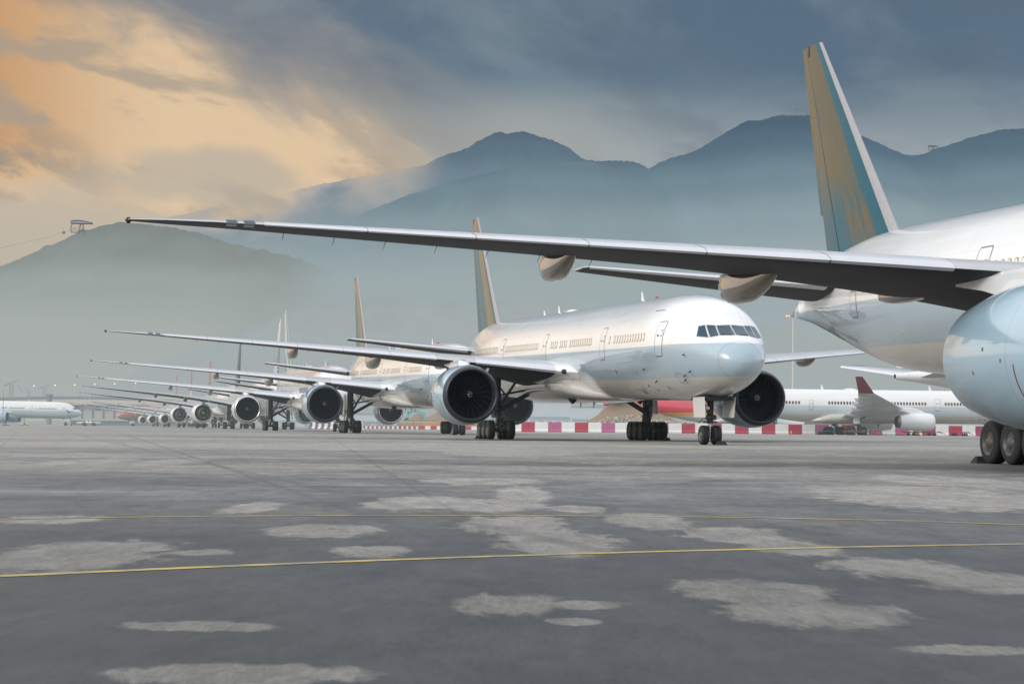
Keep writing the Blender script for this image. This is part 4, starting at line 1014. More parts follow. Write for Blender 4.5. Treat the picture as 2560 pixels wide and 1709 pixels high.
def fade(Y, *edges):
    def f(nt, g, s, sh):
        tr = NN(nt, 'ShaderNodeBsdfTransparent'); mxs = NN(nt, 'ShaderNodeMixShader'); a = None
        n = noise_(nt, mapping(nt, g.outputs['Position'], (1, .3, 1.5)), 8.0/Y, 4)
        for e0, e1 in edges:
            v = ss(nt, math_(nt, 'ADD', s.outputs['X'], math_(nt, 'MULTIPLY_ADD', n, Y*.03, -Y*.015)), X_at(e0, Y), X_at(e1, Y))
            a = v if a is None else math_(nt, 'MULTIPLY', a, v)
        nt.links.new(a, mxs.inputs[0]); nt.links.new(tr.outputs[0], mxs.inputs[1]); nt.links.new(sh, mxs.inputs[2]); return mxs.outputs[0]
    return f
def main_mist(nt, g, s, sh):
    # cloud lying on the left shoulder of the ridge: the crest dissolves into it
    Y = 5200.0
    tr = NN(nt, 'ShaderNodeBsdfTransparent'); mxs = NN(nt, 'ShaderNodeMixShader')
    n = noise_(nt, mapping(nt, g.outputs['Position'], (1, .2, 1.3)), .0060, 3, .5, .2)
    side = ss(nt, s.outputs['X'], X_at(1050, Y), X_at(880, Y))
    # crest height falls linearly to the left: distance under it
    za, zb = px(960*1.0898, 381*1.0898, Y).z, px(480*1.0898, 478*1.0898, Y).z; xa, xb = X_at(960, Y), X_at(480, Y)
    k = (za-zb)/(xa-xb)
    crest = math_(nt, 'MULTIPLY_ADD', s.outputs['X'], k, za-k*xa)
    dep = math_(nt, 'SUBTRACT', crest, s.outputs['Z'])
    a = math_(nt, 'ADD', math_(nt, 'MULTIPLY', dep, 1/58), math_(nt, 'MULTIPLY_ADD', n, 5.2, -2.75))
    vis = ss(nt, a, -.5, 1.6)
    alpha = math_(nt, 'SUBTRACT', 1.0, math_(nt, 'MULTIPLY', side, math_(nt, 'SUBTRACT', 1.0, vis)))
    em_ = NN(nt, 'ShaderNodeEmission'); em_.inputs[0].default_value = (*lin((165, 166, 166)), 1); m_2 = NN(nt, 'ShaderNodeMixShader')
    nt.links.new(math_(nt, 'MULTIPLY', side, ss(nt, a, 2.6, .4)), m_2.inputs[0]); nt.links.new(sh, m_2.inputs[1]); nt.links.new(em_.outputs[0], m_2.inputs[2]); sh = m_2.outputs[0]
    nt.links.new(alpha, mxs.inputs[0]); nt.links.new(tr.outputs[0], mxs.inputs[1]); nt.links.new(sh, mxs.inputs[2]); return mxs.outputs[0]
low = (160, 172, 173)
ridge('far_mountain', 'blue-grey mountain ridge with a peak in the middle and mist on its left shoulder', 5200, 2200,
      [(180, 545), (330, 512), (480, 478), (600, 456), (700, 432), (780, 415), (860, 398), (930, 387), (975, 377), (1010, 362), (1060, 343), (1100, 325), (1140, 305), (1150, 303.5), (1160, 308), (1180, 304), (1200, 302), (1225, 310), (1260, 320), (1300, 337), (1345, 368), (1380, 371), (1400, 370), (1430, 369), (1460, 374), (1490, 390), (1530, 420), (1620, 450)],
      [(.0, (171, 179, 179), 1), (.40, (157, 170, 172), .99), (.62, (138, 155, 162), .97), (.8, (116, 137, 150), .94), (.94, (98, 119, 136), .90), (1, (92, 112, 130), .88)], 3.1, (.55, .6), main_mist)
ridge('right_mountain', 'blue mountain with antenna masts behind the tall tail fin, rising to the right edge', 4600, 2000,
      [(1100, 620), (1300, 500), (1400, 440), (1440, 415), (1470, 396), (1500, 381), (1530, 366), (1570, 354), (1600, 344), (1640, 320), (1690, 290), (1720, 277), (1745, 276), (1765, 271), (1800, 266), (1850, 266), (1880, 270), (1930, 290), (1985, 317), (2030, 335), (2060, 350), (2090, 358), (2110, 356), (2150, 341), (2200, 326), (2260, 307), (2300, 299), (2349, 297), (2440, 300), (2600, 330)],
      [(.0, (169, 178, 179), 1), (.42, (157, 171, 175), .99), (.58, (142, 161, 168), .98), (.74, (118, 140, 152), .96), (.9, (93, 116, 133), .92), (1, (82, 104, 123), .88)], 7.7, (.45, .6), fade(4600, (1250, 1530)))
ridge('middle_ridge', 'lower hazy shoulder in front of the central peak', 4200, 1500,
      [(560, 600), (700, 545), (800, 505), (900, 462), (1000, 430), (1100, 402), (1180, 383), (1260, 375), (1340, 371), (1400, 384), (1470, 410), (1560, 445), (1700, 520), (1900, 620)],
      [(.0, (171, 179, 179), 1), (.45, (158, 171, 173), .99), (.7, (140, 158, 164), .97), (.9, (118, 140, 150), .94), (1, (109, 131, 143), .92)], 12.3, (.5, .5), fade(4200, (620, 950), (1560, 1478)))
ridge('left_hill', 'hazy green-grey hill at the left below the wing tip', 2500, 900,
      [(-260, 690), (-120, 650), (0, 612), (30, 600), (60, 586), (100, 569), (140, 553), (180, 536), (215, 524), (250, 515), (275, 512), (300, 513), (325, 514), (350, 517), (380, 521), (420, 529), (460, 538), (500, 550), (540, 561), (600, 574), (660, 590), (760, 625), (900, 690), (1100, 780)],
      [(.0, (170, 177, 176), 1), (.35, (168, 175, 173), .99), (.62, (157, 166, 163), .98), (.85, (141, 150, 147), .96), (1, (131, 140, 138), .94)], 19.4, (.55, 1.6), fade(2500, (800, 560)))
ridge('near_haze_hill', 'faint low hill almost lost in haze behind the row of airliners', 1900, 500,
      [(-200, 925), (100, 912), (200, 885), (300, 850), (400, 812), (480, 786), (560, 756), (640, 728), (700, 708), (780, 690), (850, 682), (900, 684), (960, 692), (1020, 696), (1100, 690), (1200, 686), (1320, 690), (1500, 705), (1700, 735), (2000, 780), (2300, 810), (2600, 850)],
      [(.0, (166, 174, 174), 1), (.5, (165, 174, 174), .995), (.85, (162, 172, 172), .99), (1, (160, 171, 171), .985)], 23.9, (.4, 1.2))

# ------------------------------------------------------------------ things on the hills
M['lattice'] = mat('grey_lattice_steel', (.19, .21, .23), .8, haze=False)
def on_hill(x, y, Y): return px(x*1.0898, y*1.0898, Y)
def cable_tower(c, w, h, label, hill):
    o = empty('cable_car_tower', c)
    mb = MB()
    for dx in (-.06, .06):
        for dy in (-.05, .05):
            mb.tube((w*(dx*2.6), w*dy*2.2, -h*.5), (w*dx, w*dy, h*.72), .35, .3, 6)
    for k in range(4):
        z = -h*.3+h*.25*k; mb.tube((-w*.14, -w*.1, z), (w*.1, w*.1, z+h*.25), .2, .2, 5); mb.tube((w*.14, -w*.1, z), (-w*.1, w*.1, z+h*.25), .2, .2, 5)
    mb.build('pylon', M['lattice'], o)
    mb = MB(); n = 10
    for sy in (-3, 3):
        top_ = [(w*(-.5+i/n), sy, h*(.80+.2*math.sin(math.pi*(.25+.75*i/n)))) for i in range(n+1)]; bo = [(x, y, h*.74) for x, y, z in top_]
        mb.path(top_, .45, 5); mb.path(bo, .6, 5)
        for a, b in zip(top_, bo): mb.tube(a, b, .25, .25, 5)
        for a, b in zip(top_, bo[1:]): mb.tube(a, b, .2, .2, 5)
    for i in range(0, n+1, 2): mb.tube((w*(-.5+i/n), -3.3, h*.74), (w*(-.5+i/n), 3.3, h*.74), .3, .3, 5)
    mb.build('head_truss', M['lattice'], o)
    mb = MB()
    mb.path([(-w*.44, 0, h*.74), (-w*.51, 0, h*.4), (-w*.50, 0, 0), (-w*.2, 0, -h*.02), (w*.1, 0, h*.3)], .5, 5)
    for k in range(6): mb.tube((-w*.48+k*w*.06, 0, 0), (-w*.45+k*w*.06, 0, h*.45), .2, .2, 5)
    mb.build('service_stair', M['lattice'], o)
    tag(o, label, 'cable car tower'); return o
c = on_hill(187, 533, 2480); cable_tower(c, 25, 14, 'lattice cable car tower on the left hill beside the wing tip', None)
c = on_hill(2140, 345, 4580); cable_tower(c, 20, 11, 'small cable car tower on the far right ridge', None)
o = empty('cable_car', on_hill(146, 536, 2480)); mb = MB(); mb.box((0, 0, 1.3), (3.0, 3.0, 2.8), bev=.5); mb.build('cabin', M['lattice'], o); mb = MB(); mb.path([(0, 0, 2.6), (0, .8, 4.5), (0, 0, 6.4)], .2, 5); mb.build('hanger', M['lattice'], o); tag(o, 'tiny cable car cabin hanging left of the hilltop tower', 'cable car')
def cable(pts, label, r=.12):
    mb = MB(); mb.path(pts, r, 5); o = mb.build('suspension_cable', M['lattice'], None); tag(o, label, 'cable')
a = on_hill(172, 524, 2480); b_ = on_hill(-40, 578, 2400); mid = on_hill(60, 556, 2440)
cable([a, (a+mid)/2+Vector((0, 0, -1)), mid, (mid+b_)/2, b_], 'thin cable sagging down left from the hilltop tower')
a = on_hill(2132, 345, 4580); b_ = on_hill(2010, 370, 4560); cable([a, (a+b_)/2+Vector((0, 0, -2.5)), b_], 'thin cable stretched across the saddle of the right ridge', .2)
for i, (x, y0, y1) in enumerate(((1827, 268, 247), (1850, 268, 250), (1866, 268, 243))):
    a = on_hill(x, y0+3, 4600); b_ = on_hill(x, y1, 4600); mb = MB(); mb.tube(a, b_, .8, .4, 6)
    for k in (.35, .6, .8): q = a.lerp(b_, k); mb.box(q, (2.6, 1.5, .8))
    o = mb.build('antenna_mast', M['lattice'], None); tag(o, ['leftmost of three antenna masts on the right mountain top', 'middle antenna mast on the right mountain top', 'antenna mast closest to the tall tail fin'][i], 'antenna mast', 'antenna masts on the mountain')

# ------------------------------------------------------------------ floodlight masts and road lamps
M['pole'] = mat('pale_pole_steel', (.55, .52, .46), .5)
M['flood'] = mat('lit_floodlight', (.9, .5, .25), .4, emit=((1.0, .36, .10), 2.4))
M['lamp'] = mat('lit_road_lamp', (.9, .8, .5), .4, emit=((1.0, .80, .42), 1.6))
M['housing'] = mat('lamp_housing', (.10, .10, .10), .6)
p = px(1983, 790, 600); o = empty('floodlight_mast', (p.x, p.y, ground_z(600)))
hh = p.z-ground_z(600)
mb = MB(); mb.tube((0, 0, 0), (0, 0, hh), .34, .2, 12); mb.build('pole', M['pole'], o)
mb = MB(); mb.path([(-2.0, 0, hh), (2.0, 0, hh)], .10, 6); mb.path([(0, 0, hh-.2), (0, 0, hh+1.3)], .12, 6); mb.lathe((0, 0, hh-.1), (0, 0, 1), [(0, .2), (.05, .9), (.2, .9), (.25, .2)], 16); mb.path([(-1, .5, hh), (1, .5, hh)], .08, 6); mb.build('head_frame', M['housing'], o)
for x in (-1.9, -1.25, .65, 1.15, 1.65, 2.1):
    mb = MB(); mb.box((x, -.15, hh+.05), (.5, .4, .42), bev=.06); mb.box((x, -.37, hh+.02), (.42, .04, .34), mi=1); mb.build('floodlight', [M['housing'], M['flood']], o)
tag(o, 'tall floodlight mast with glowing orange lamps to the right of the central nose', 'floodlight mast')
for i, (x, y) in enumerate(((85, 964), (138, 962.5), (187, 961.5), (237, 960), (287, 958.7), (339, 957.2), (443, 955))):
    q = px(x, y, 1500); o = empty('road_lamp', (q.x, q.y, ground_z(1500))); hh = q.z-ground_z(1500)
    mb = MB(); mb.tube((0, 0, 0), (0, 0, hh), .14, .1, 6); mb.build('pole', M['pole'], o)
    mb = MB(); mb.lathe((0, -.2, hh), (0, 0, 1), [(-.45, .05), (-.3, .42), (.3, .42), (.45, .05)], 10); mb.build('lamp_head', M['lamp'], o)
    tag(o, ['yellow road lamp at the far left, first of the line of lights', 'second yellow road lamp from the left edge', 'third yellow road lamp from the left, at the wing tip', 'fourth yellow road lamp from the left', 'fifth yellow road lamp from the left', 'sixth yellow road lamp, above the winglets', 'last yellow road lamp, by the small red fins'][i], 'road lamp', 'line of lit road lamps in the haze')
# thin mast at the left edge
o = empty('signal_mast', px(7, 1066, 640)*1.0); o.location.z = ground_z(640)
mb = MB(); mb.tube((0, 0, 0), (0, 0, 10.6), .09, .05, 8); mb.build('pole', M['housing'], o)
mb = MB(); 
for x in (.4, 1.1): mb.tube((x, 0, 0), (x, 0, 1.6), .05, .05, 6)
mb.box((.75, 0, 1.5), (1.0, .3, .1)); mb.box((.75, 0, .15), (1.9, .8, .3), bev=.05); mb.box((.75, 0, .9), (.6, .3, .7), bev=.04); mb.build('base_cabinet', M['housing'], o)
tag(o, 'thin dark mast with a cabinet at its foot, at the left edge', 'mast')

# ------------------------------------------------------------------ barriers
M['bred'] = mat('barrier_red', (.40, .028, .065), .45, var=.2, vscale=1.2)
M['bpink'] = mat('barrier_faded_pink', (.42, .10, .22), .5, var=.25, vscale=1.2)
M['bwhite'] = mat('barrier_white', (.74, .73, .71), .5, var=.12, vscale=1.2)
M['bmag'] = mat('barrier_magenta', (.30, .03, .11), .5, var=.2, vscale=1.2)
M['bpurple'] = mat('barrier_purple', (.13, .07, .13), .5, var=.2)
def barrier_block(w, h, d, m, loc, rz):
    mb = MB(); e = .03
    prof = [(-d*.5, 0), (-d*.5, h*.16), (-d*.28, h*.30), (-d*.22, h*.98), (-d*.17, h), (d*.17, h), (d*.22, h*.98), (d*.28, h*.30), (d*.5, h*.16), (d*.5, 0)]
    mb.loft([[(x, y, z) for y, z in prof] for x in (-w/2+e, w/2-e)], True, True, True)
    for fx in (-.25, .25): mb.box((w*fx, 0, h*.06), (.25, d*1.02, .07))
    o = mb.build('barrier_block', m, None, smooth=False); o.location = loc; o.rotation_euler = (0, 0, rz); return o
rnd = random.Random(5)
p0 = px(1237, 1060, 372); p1 = px(2560, 1060, 372); n = int((p1.x-p0.x)/2.33)
names = {'w': 'white', 'r': 'bright red', 'p': 'faded pink', 'm': 'magenta'}
seq = ''
for i in range(n): seq += 'w' if i % 2 else 'rrprppmrmr'[(i//2) % 10]
blocks = {}
for i, ch in enumerate(seq):
    x = p0.x+(i+.5)*2.33; w = 2.33
    mt = {'w': M['bwhite'], 'r': M['bred'], 'p': M['bpink'], 'm': M['bmag']}[ch]
    o = barrier_block(w, 1.72, .9, mt, (x, 372, ground_z(372)), 0)
    col = names[ch]
    tag(o, f'{col} plastic barrier block in the long red and white row behind the central airliner', 'barrier', f'{col} blocks of the long barrier row')
q0, q1 = px(905, 1060, 470), px(776, 1060, 520)
for i in range(16):
    u = (i+.5)/16; q = q0.lerp(q1, u); dirv = (q1-q0); w = dirv.length/16
    o = barrier_block(w, 1.75, .9, M['bpurple'] if i % 2 else M['bwhite'], (q.x, q.y, ground_z(q.y)), math.atan2(dirv.y, dirv.x))
    col = 'dull purple' if i % 2 else 'off-white'
    tag(o, f'{col} barrier block in the receding striped row under the second engine', 'barrier', f'{col} blocks of the striped row')
q0, q1 = px(1048, 1060, 600), px(1236, 1060, 600); n = 13
for i in range(n):
    x = q0.x+(q1.x-q0.x)*(i+.5)/n; m_ = M['bred'] if i % 2 == 0 else M['bwhite']
    o = barrier_block((q1.x-q0.x)/n*.97, .98, .6, m_, (x, 600, ground_z(600)), 0)
    col = 'red' if i % 2 == 0 else 'white'
    tag(o, f'small {col} water-filled barrier between the main wheels of the two nearer airliners', 'barrier', f'small {col} barriers')
q0, q1 = px(908, 1060, 700), px(1046, 1060, 640); n = 24
for i in range(n):
    q = q0.lerp(q1, (i+.5)/n); m_ = M['bred'] if i % 2 == 0 else M['bwhite']
    o = barrier_block(.62, .85, .5, m_, (q.x, q.y, ground_z(q.y)), 0)
    col = 'red' if i % 2 == 0 else 'white'
    tag(o, f'tiny {col} barrier at the foot of the site fence', 'barrier', f'tiny {col} barriers by the fence')
# site fence
M['fence'] = mat('fence_mesh_grey', (.20, .20, .19), .7)
q0, q1 = px(908, 1060, 712), px(1052, 1060, 652); o = empty('site_fence', (q0.x, q0.y, ground_z(q0.y)))
mb = MB(); dv = q1-q0; dv.z = ground_z(q1.y)-ground_z(q0.y)
for i in range(61):
    b0 = dv*(i/60); mb.tube(b0+Vector((0, 0, .1)), b0+Vector((0, 0, 2.1+.3*math.sin(i*1.7))), .06, .06, 4)
for z in (.6, 1.2, 1.8): mb.tube(Vector((0, 0, z)), dv+Vector((0, 0, z)), .05, .05, 4)
mb.build('mesh_panel', M['fence'], o)
for i in range(9):
    b0 = dv*(i/8); mb = MB(); mb.tube(b0, b0+Vector((0, 0, 2.6)), .09, .09, 6); mb.build('post', M['fence'], o)
tag(o, 'grey mesh site fence behind the small barriers', 'fence')

# ------------------------------------------------------------------ construction site: mounds, rubble, wall, excavator, hangars
M['dirt'] = mat('brown_dirt', (.235, .165, .105), .9, var=.3, vscale=.25, bump=.4)
M['dirt2'] = mat('pale_dirt', (.28, .21, .15), .9, var=.3, vscale=.25, bump=.4)
def mound(name, cx, cy, prof, depth, m, label, seed):
    "prof: list of (x offset, height)"
    f = pchip(prof); x0, x1 = prof[0][0], prof[-1][0]; rows = []
    for i in range(61):
        x = x0+(x1-x0)*i/60; h = f(x); r = []
        for j in range(17):
            v = -1+2*j/16; z = h*(1-abs(v)**1.6)+noise.fractal(Vector((x*.5, v*3, seed)), 1, 2, 4)*.12*(1-abs(v))*min(1, h)
            r.append((x, v*depth, z-.05))
        rows.append(r)
    mb = MB(); mb.loft(rows, False)
    for k in range(len(mb.Fc)): mb.Fc[k] = tuple(reversed(mb.Fc[k]))
    o = mb.build(name, m, None); o.location = (cx, cy, ground_z(cy)); tag(o, label, 'dirt mound'); return o
sc_ = 450/F
mound('dirt_mound', (1520-1280)*sc_, 450, [(-110*sc_, 0), (-70*sc_, 1.4), (-25*sc_, 3.6), (-5*sc_, 5.3), (15*sc_, 5.9), (40*sc_, 6.1), (90*sc_, 5.7), (115*sc_, 4.6), (160*sc_, 3.0), (230*sc_, 0)], 9, M['dirt'], 'large brown dirt mound behind the red and white barrier', 3)
sc_ = 760/F
mound('dirt_mound', (1066-1280)*sc_, 760, [(-62*sc_, 0), (-45*sc_, 3.0), (-22*sc_, 5.6), (-8*sc_, 5.0), (2*sc_, 4.2), (14*sc_, 5.0), (32*sc_, 6.0), (60*sc_, 4.4), (90*sc_, 0)], 10, M['dirt'], 'double dirt mound far behind the orange wall', 9)
mound('dirt_mound', (1362-1280)*430/F, 430, [(-1.4, 0), (-.7, .9), (0, 1.8), (.6, 2.0), (1.4, 1.1), (2.2, 0)], 1.5, M['dirt2'], 'very small dirt heap just showing over the barrier, left of the large mound', 5)
# rubble: broken concrete heap
M['rock'] = mat('broken_concrete', (.42, .38, .33), .85, var=.3, vscale=.8)
rnd = random.Random(11); mb = MB(); xa, xb = (1462-1280)*420/F, (1790-1280)*420/F
hr = pchip([(0, .2), (.08, 1.6), (.2, 3.05), (.32, 3.2), (.5, 2.8), (.62, 2.5), (.8, 1.9), (1, .3)])
for i in range(1500):
    u = rnd.random(); v = rnd.uniform(-1, 1); h = hr(u)*(1-abs(v)**1.5)
    c = Vector((xa+(xb-xa)*u, 420+v*3.5, ground_z(420)+max(.05, h*rnd.uniform(.75, 1.02)))); r = rnd.uniform(.14, .42)
    rot = Matrix.Rotation(rnd.uniform(0, 6), 3, Vector((rnd.gauss(0, 1), rnd.gauss(0, 1), rnd.gauss(0, 1))).normalized())
    pts = [(1, .2, .1), (-.9, .1, .2), (.1, .8, -.1), (0, -.9, .15), (.2, .1, .6), (-.1, 0, -.6)]
    idx = [mb.v(c+rot @ Vector((x*r*rnd.uniform(.7, 1.3), y*r*rnd.uniform(.6, 1.2), z*r*rnd.uniform(.7, 1.3)))) for x, y, z in pts]
    for q in ((0, 2, 4), (2, 1, 4), (1, 3, 4), (3, 0, 4), (2, 0, 5), (1, 2, 5), (3, 1, 5), (0, 3, 5)): mb.f([idx[k] for k in q])
o = mb.build('rubble', M['rock'], None, smooth=False); tag(o, 'heap of pale broken concrete rubble behind the barrier', 'rubble', kind='stuff')
# orange site wall building
M['orange'] = mat('orange_wall', (.52, .24, .07), .7, var=.15); M['creamw'] = mat('cream_panel', (.55, .43, .32), .7)
M['tealw'] = mat('teal_sheet', (.06, .22, .22), .6)
def at(x, Y): return (x-1280)/F*Y
o = empty('site_hut', (at(1050, 690), 690, ground_z(690)))
w = (1108-1004)/F*690; mb = MB(); mb.box((0, 0, 1.15), (w, 4, 1.7), bev=.05); mb.build('wall', M['orange'], o)
mb = MB(); mb.box((w*.05, -.1, 2.35), (w*.86, 3.6, .7), bev=.05); mb.build('upper_panel', M['creamw'], o)
mb = MB(); mb.box((0, 0, 2.85), (w*.95, 4.4, .22), bev=.05); mb.build('roof', M['dirt2'], o)
for x in (-w*.49, w*.47): mb = MB(); mb.box((x, -2.05, 1.6), (.9, .4, 2.4), bev=.05); mb.build('pillar', M['orange'], o)
mb = MB(); mb.box((0, -2.05, .2), (w*.9, .2, .35)); mb.build('plinth', M['dark'], o)
tag(o, 'long low orange site building with a cream upper band, left of the front main wheels', 'building')
o = empty('site_shed', (at(1195, 680), 680, ground_z(680))); mb = MB(); mb.box((0, 0, .9), (9.5, 3, 1.4), bev=.05); mb.build('wall', M['orange'], o)
mb = MB(); mb.loft([[(-5.2, -1.9, 1.7), (-5.2, 0, 2.7), (-5.2, 1.9, 1.7)], [(5.0, -1.9, 1.9), (5.0, 0, 3.5), (5.0, 1.9, 1.9)]], True, True, True); mb.build('roof', M['tealw'], o, smooth=False)
tag(o, 'shed with a teal sheet roof behind the nearer engine', 'building')
# excavator: arm and cab (teal)
M['exc'] = mat('teal_excavator_paint', (.10, .42, .42), .45)
e0 = px(1012, 1050, 730); o = empty('excavator', (e0.x, 730, ground_z(730)))
mb = MB()
for sy in (-1.2, 1.2): mb.box((0, sy, .5), (4.0, .6, .95), bev=.35)
mb.build('track', M['tyre'], o)
mb = MB(); mb.box((-.4, 0, 1.65), (3.2, 2.4, 1.2), bev=.2); mb.build('body', M['exc'], o)
mb = MB(); mb.box((.6, -.6, 2.9), (1.4, 1.1, 1.6), bev=.15); mb.build('cab', M['glass'], o)
def beam(pts, w, d):
    mb = MB()
    for a, b in zip(pts, pts[1:]):
        a, b = Vector(a), Vector(b); dv = b-a; ang = math.atan2(dv.z, dv.x)
        mb.box((a+b)/2, (dv.length+w*.6, d, w), Matrix.Rotation(-ang, 3, 'Y'), bev=.08)
    return mb
beam([(.6, .3, 2.2), (1.2, .3, 5.6), (3.6, .3, 6.3), (6.5, .3, 5.2)], .95, .7).build('boom', M['exc'], o)
beam([(6.4, .3, 5.4), (7.2, .3, 3.0), (7.3, .3, 2.2)], .7, .5).build('stick', M['exc'], o)
mb = MB(); mb.lathe((7.1, .3, 1.5), (0, 1, 0), [(-.7, .3), (-.7, .8), (.7, .8), (.7, .3)], 10); mb.build('bucket', M['dark'], o)
tag(o, 'teal excavator with a bent arm in front of the double dirt mound', 'excavator')
# pale hangars beyond
M['hangar'] = mat('pale_hangar_cladding', (.52, .56, .60), .6, var=.08, vscale=.2); M['hwin'] = mat('hangar_slate_trim', (.30, .36, .42), .6)  # darker blue-grey for roof, band and doors
def hangar(x0, x1, ytop, Y, label, bands=True):
    w = (x1-x0)/F*Y; o = empty('hangar', (at((x0+x1)/2, Y), Y, ground_z(Y))); h = px((x0+x1)/2, ytop, Y).z-ground_z(Y)
    mb = MB(); mb.box((0, 0, h/2), (w, 40, h)); mb.build('wall', M['hangar'], o, smooth=False)
    mb = MB(); mb.box((0, -.3, h+.3), (w*1.01, 41, .6)); mb.build('roof', M['hwin'], o, smooth=False)
    if bands:
        mb = MB(); mb.box((0, -20.2, h*.42), (w*.96, .3, h*.10)); mb.build('band', M['hwin'], o, smooth=False)
        for k in range(5): mb = MB(); mb.box((w*(-.4+.2*k), -20.15, h*.17), (w*.12, .25, h*.30)); mb.build('door', M['hwin'], o, smooth=False)
    tag(o, label, 'hangar'); return o
hangar(1322, 1425, 1005, 1150, 'pale grey-blue hangar seen under the belly of the central airliner')
hangar(1425, 1640, 1018, 1250, 'lower pale hangar behind the large dirt mound')
hangar(700, 1000, 1034, 1300, 'long low pale hangar behind the engines in the middle left')
hangar(2340, 2600, 1052, 700, 'grey shed wall behind the engine of the side-on airliner', False)

# ------------------------------------------------------------------ far left: terminal, viaduct, cranes
M['conc'] = mat('hazy_concrete', (.42, .42, .40), .8, var=.1, vscale=.1); M['concd'] = mat('hazy_dark_band', (.16, .18, .20), .7)
M['tan'] = mat('tan_bank', (.42, .37, .29), .9, var=.15, vscale=.05)
Yt = 1050; x0, x1 = at(196, Yt), at(460, Yt); w = x1-x0
o = empty('terminal_building', ((x0+x1)/2, Yt, ground_z(Yt)))
hT = px(300, 1013, Yt).z-ground_z(Yt)
mb = MB(); mb.box((0, 0, hT*.62), (w, 30, hT*.72)); mb.build('wall', M['conc'], o, smooth=False)
mb = MB(); mb.box((0, -1, hT+.35), (w*1.02, 34, .7)); mb.build('roof', M['conc'], o, smooth=False)
mb = MB(); mb.box((0, -15.5, hT*.27), (w*1.01, 2.5, .9)); mb.build('canopy', M['conc'], o, smooth=False)
mb = MB(); mb.box((0, -10, hT*.12), (w, 12, hT*.24)); mb.build('ground_floor', M['concd'], o, smooth=False)
for k in range(10):
    x = -w*.5+w*(k+.5)/10
    if k % 3 != 1: mb = MB(); mb.box((x, -15.2, hT*.84), (w*.045, .3, hT*.20)); mb.build('window', M['concd'], o, smooth=False)
    mb = MB(); mb.box((x+w*.05, -15.25, hT*.55), (.35, .4, hT*.56)); mb.build('column', M['concd'], o, smooth=False)
tag(o, 'long pale hazy terminal building behind the far winglets', 'building')
Yv = 1400; o = empty('viaduct', (at(210, Yv), Yv, ground_z(Yv)))
zt = px(120, 994, Yv).z-ground_z(Yv); zb = px(120, 1006, Yv).z-ground_z(Yv); w = (520+80)/F*Yv
mb = MB(); mb.loft([[(x, -8, z0), (x, -8, z1), (x, 8, z1), (x, 8, z0)] for x, z0, z1 in [(-w*.6+w*1.2*i/24, zb-1.0+3.4*math.sin(math.pi*i/24), zb+.8+3.4*math.sin(math.pi*i/24)) for i in range(25)]], True, True, True); mb.build('deck', M['concd'], o, smooth=False)
for i in range(12): mb = MB(); mb.box((-w*.55+w*1.1*i/11, 0, zb/2), (2.2, 3, zb)); mb.build('pier', M['conc'], o, smooth=False)
tag(o, 'long hazy elevated road behind the left airliner', 'viaduct')
o = mound('earth_bank', at(180, 1480), 1480, [(-130, 8), (-60, zt*.9), (0, zt), (70, zt*1.12), (140, zt), (260, 0)], 30, M['tan'], 'tan earth bank beyond the elevated road', 6)
o['category'] = 'earth bank'
M['crane'] = mat('red_crane_steel', (.33, .22, .22), .6)
M['cranep'] = mat('hazy_crane_steel', (.26, .28, .29), .6)
def crane(x, y, Y, label, m, jib):
    q = px(x, y, Y); o = empty('tower_crane', (q.x, Y, ground_z(Y))); h = q.z-ground_z(Y); mb = MB(); a = 1.0
    for dx in (-a, a):
        for dy in (-a, a): mb.tube((dx, dy, 0), (dx, dy, h), .16, .16, 4)
    k = 0
    while k < h-2: mb.tube((-a, -a, k), (a, -a, k+2), .15, .15, 4); mb.tube((a, -a, k+1), (-a, -a, k+3), .15, .15, 4); k += 2
    mb.build('tower', m, o)
    mb = MB(); mb.tube((-5, 0, h-1), (jib, 0, h+abs(jib)*.5), .4, .25, 5); mb.tube((-5, 0, h-1), (0, 0, h+2), .2, .2, 4); mb.tube((jib, 0, h+abs(jib)*.5), (0, 0, h+2), .12, .12, 4); mb.build('jib', m, o)
    tag(o, label, 'tower crane')
crane(29, 960, 1350, 'hazy red tower crane at the far left', M['crane'], 5)
crane(72, 975, 1500, 'hazy grey tower crane right of the red one', M['cranep'], -8)
crane(112, 968, 1600, 'faint crane between the road lamps', M['cranep'], 4)
q = px(124, 984, 1300); o = empty('control_tower', (q.x, 1300, ground_z(1300))); hq = q.z-ground_z(1300)
mb = MB(); mb.tube((0, 0, 0), (0, 0, hq-2), 1.6, 1.5, 10); mb.build('shaft', M['concd'], o); mb = MB(); mb.lathe((0, 0, hq-2), (0, 0, 1), [(0, 1.5), (.3, 2.2), (1.7, 2.4), (2, 1.2), (2.1, .1)], 12); mb.build('cab', M['concd'], o)
tag(o, 'stubby dark hazy tower above the left airliner', 'tower')

# ------------------------------------------------------------------ tug, dollies, cones
M['tugw'] = mat('tug_white_paint', (.62, .62, .58), .5); M['tugt'] = mat('tug_teal_paint', (.04, .26, .28), .5); M['ylw'] = mat('yellow_paint', (.72, .52, .02), .5, var=.1)
Yg = 778; x0 = at(194, Yg); o = empty('pushback_tug', (at(226, Yg), Yg, ground_z(Yg)))
w = (259-194)/F*Yg
mb = MB(); mb.box((0, 0, .62), (w, 2.8, .5), bev=.08); mb.build('chassis', M['tugt'], o)
mb = MB(); mb.box((-.1, 0, 1.18), (w*.9, 2.7, .62), bev=.12); mb.build('body', M['tugw'], o)
mb = MB(); mb.box((-w*.40, 0, 1.62), (w*.12, 2.2, .5), bev=.08); mb.build('cab', M['glass'], o)
mb = MB(); mb.box((w*.35, -.9, 1.62), (w*.12, .8, .35), bev=.08); mb.box((w*.35, .9, 1.62), (w*.12, .8, .35), bev=.08); mb.build('rear_cab', M['concd'], o)
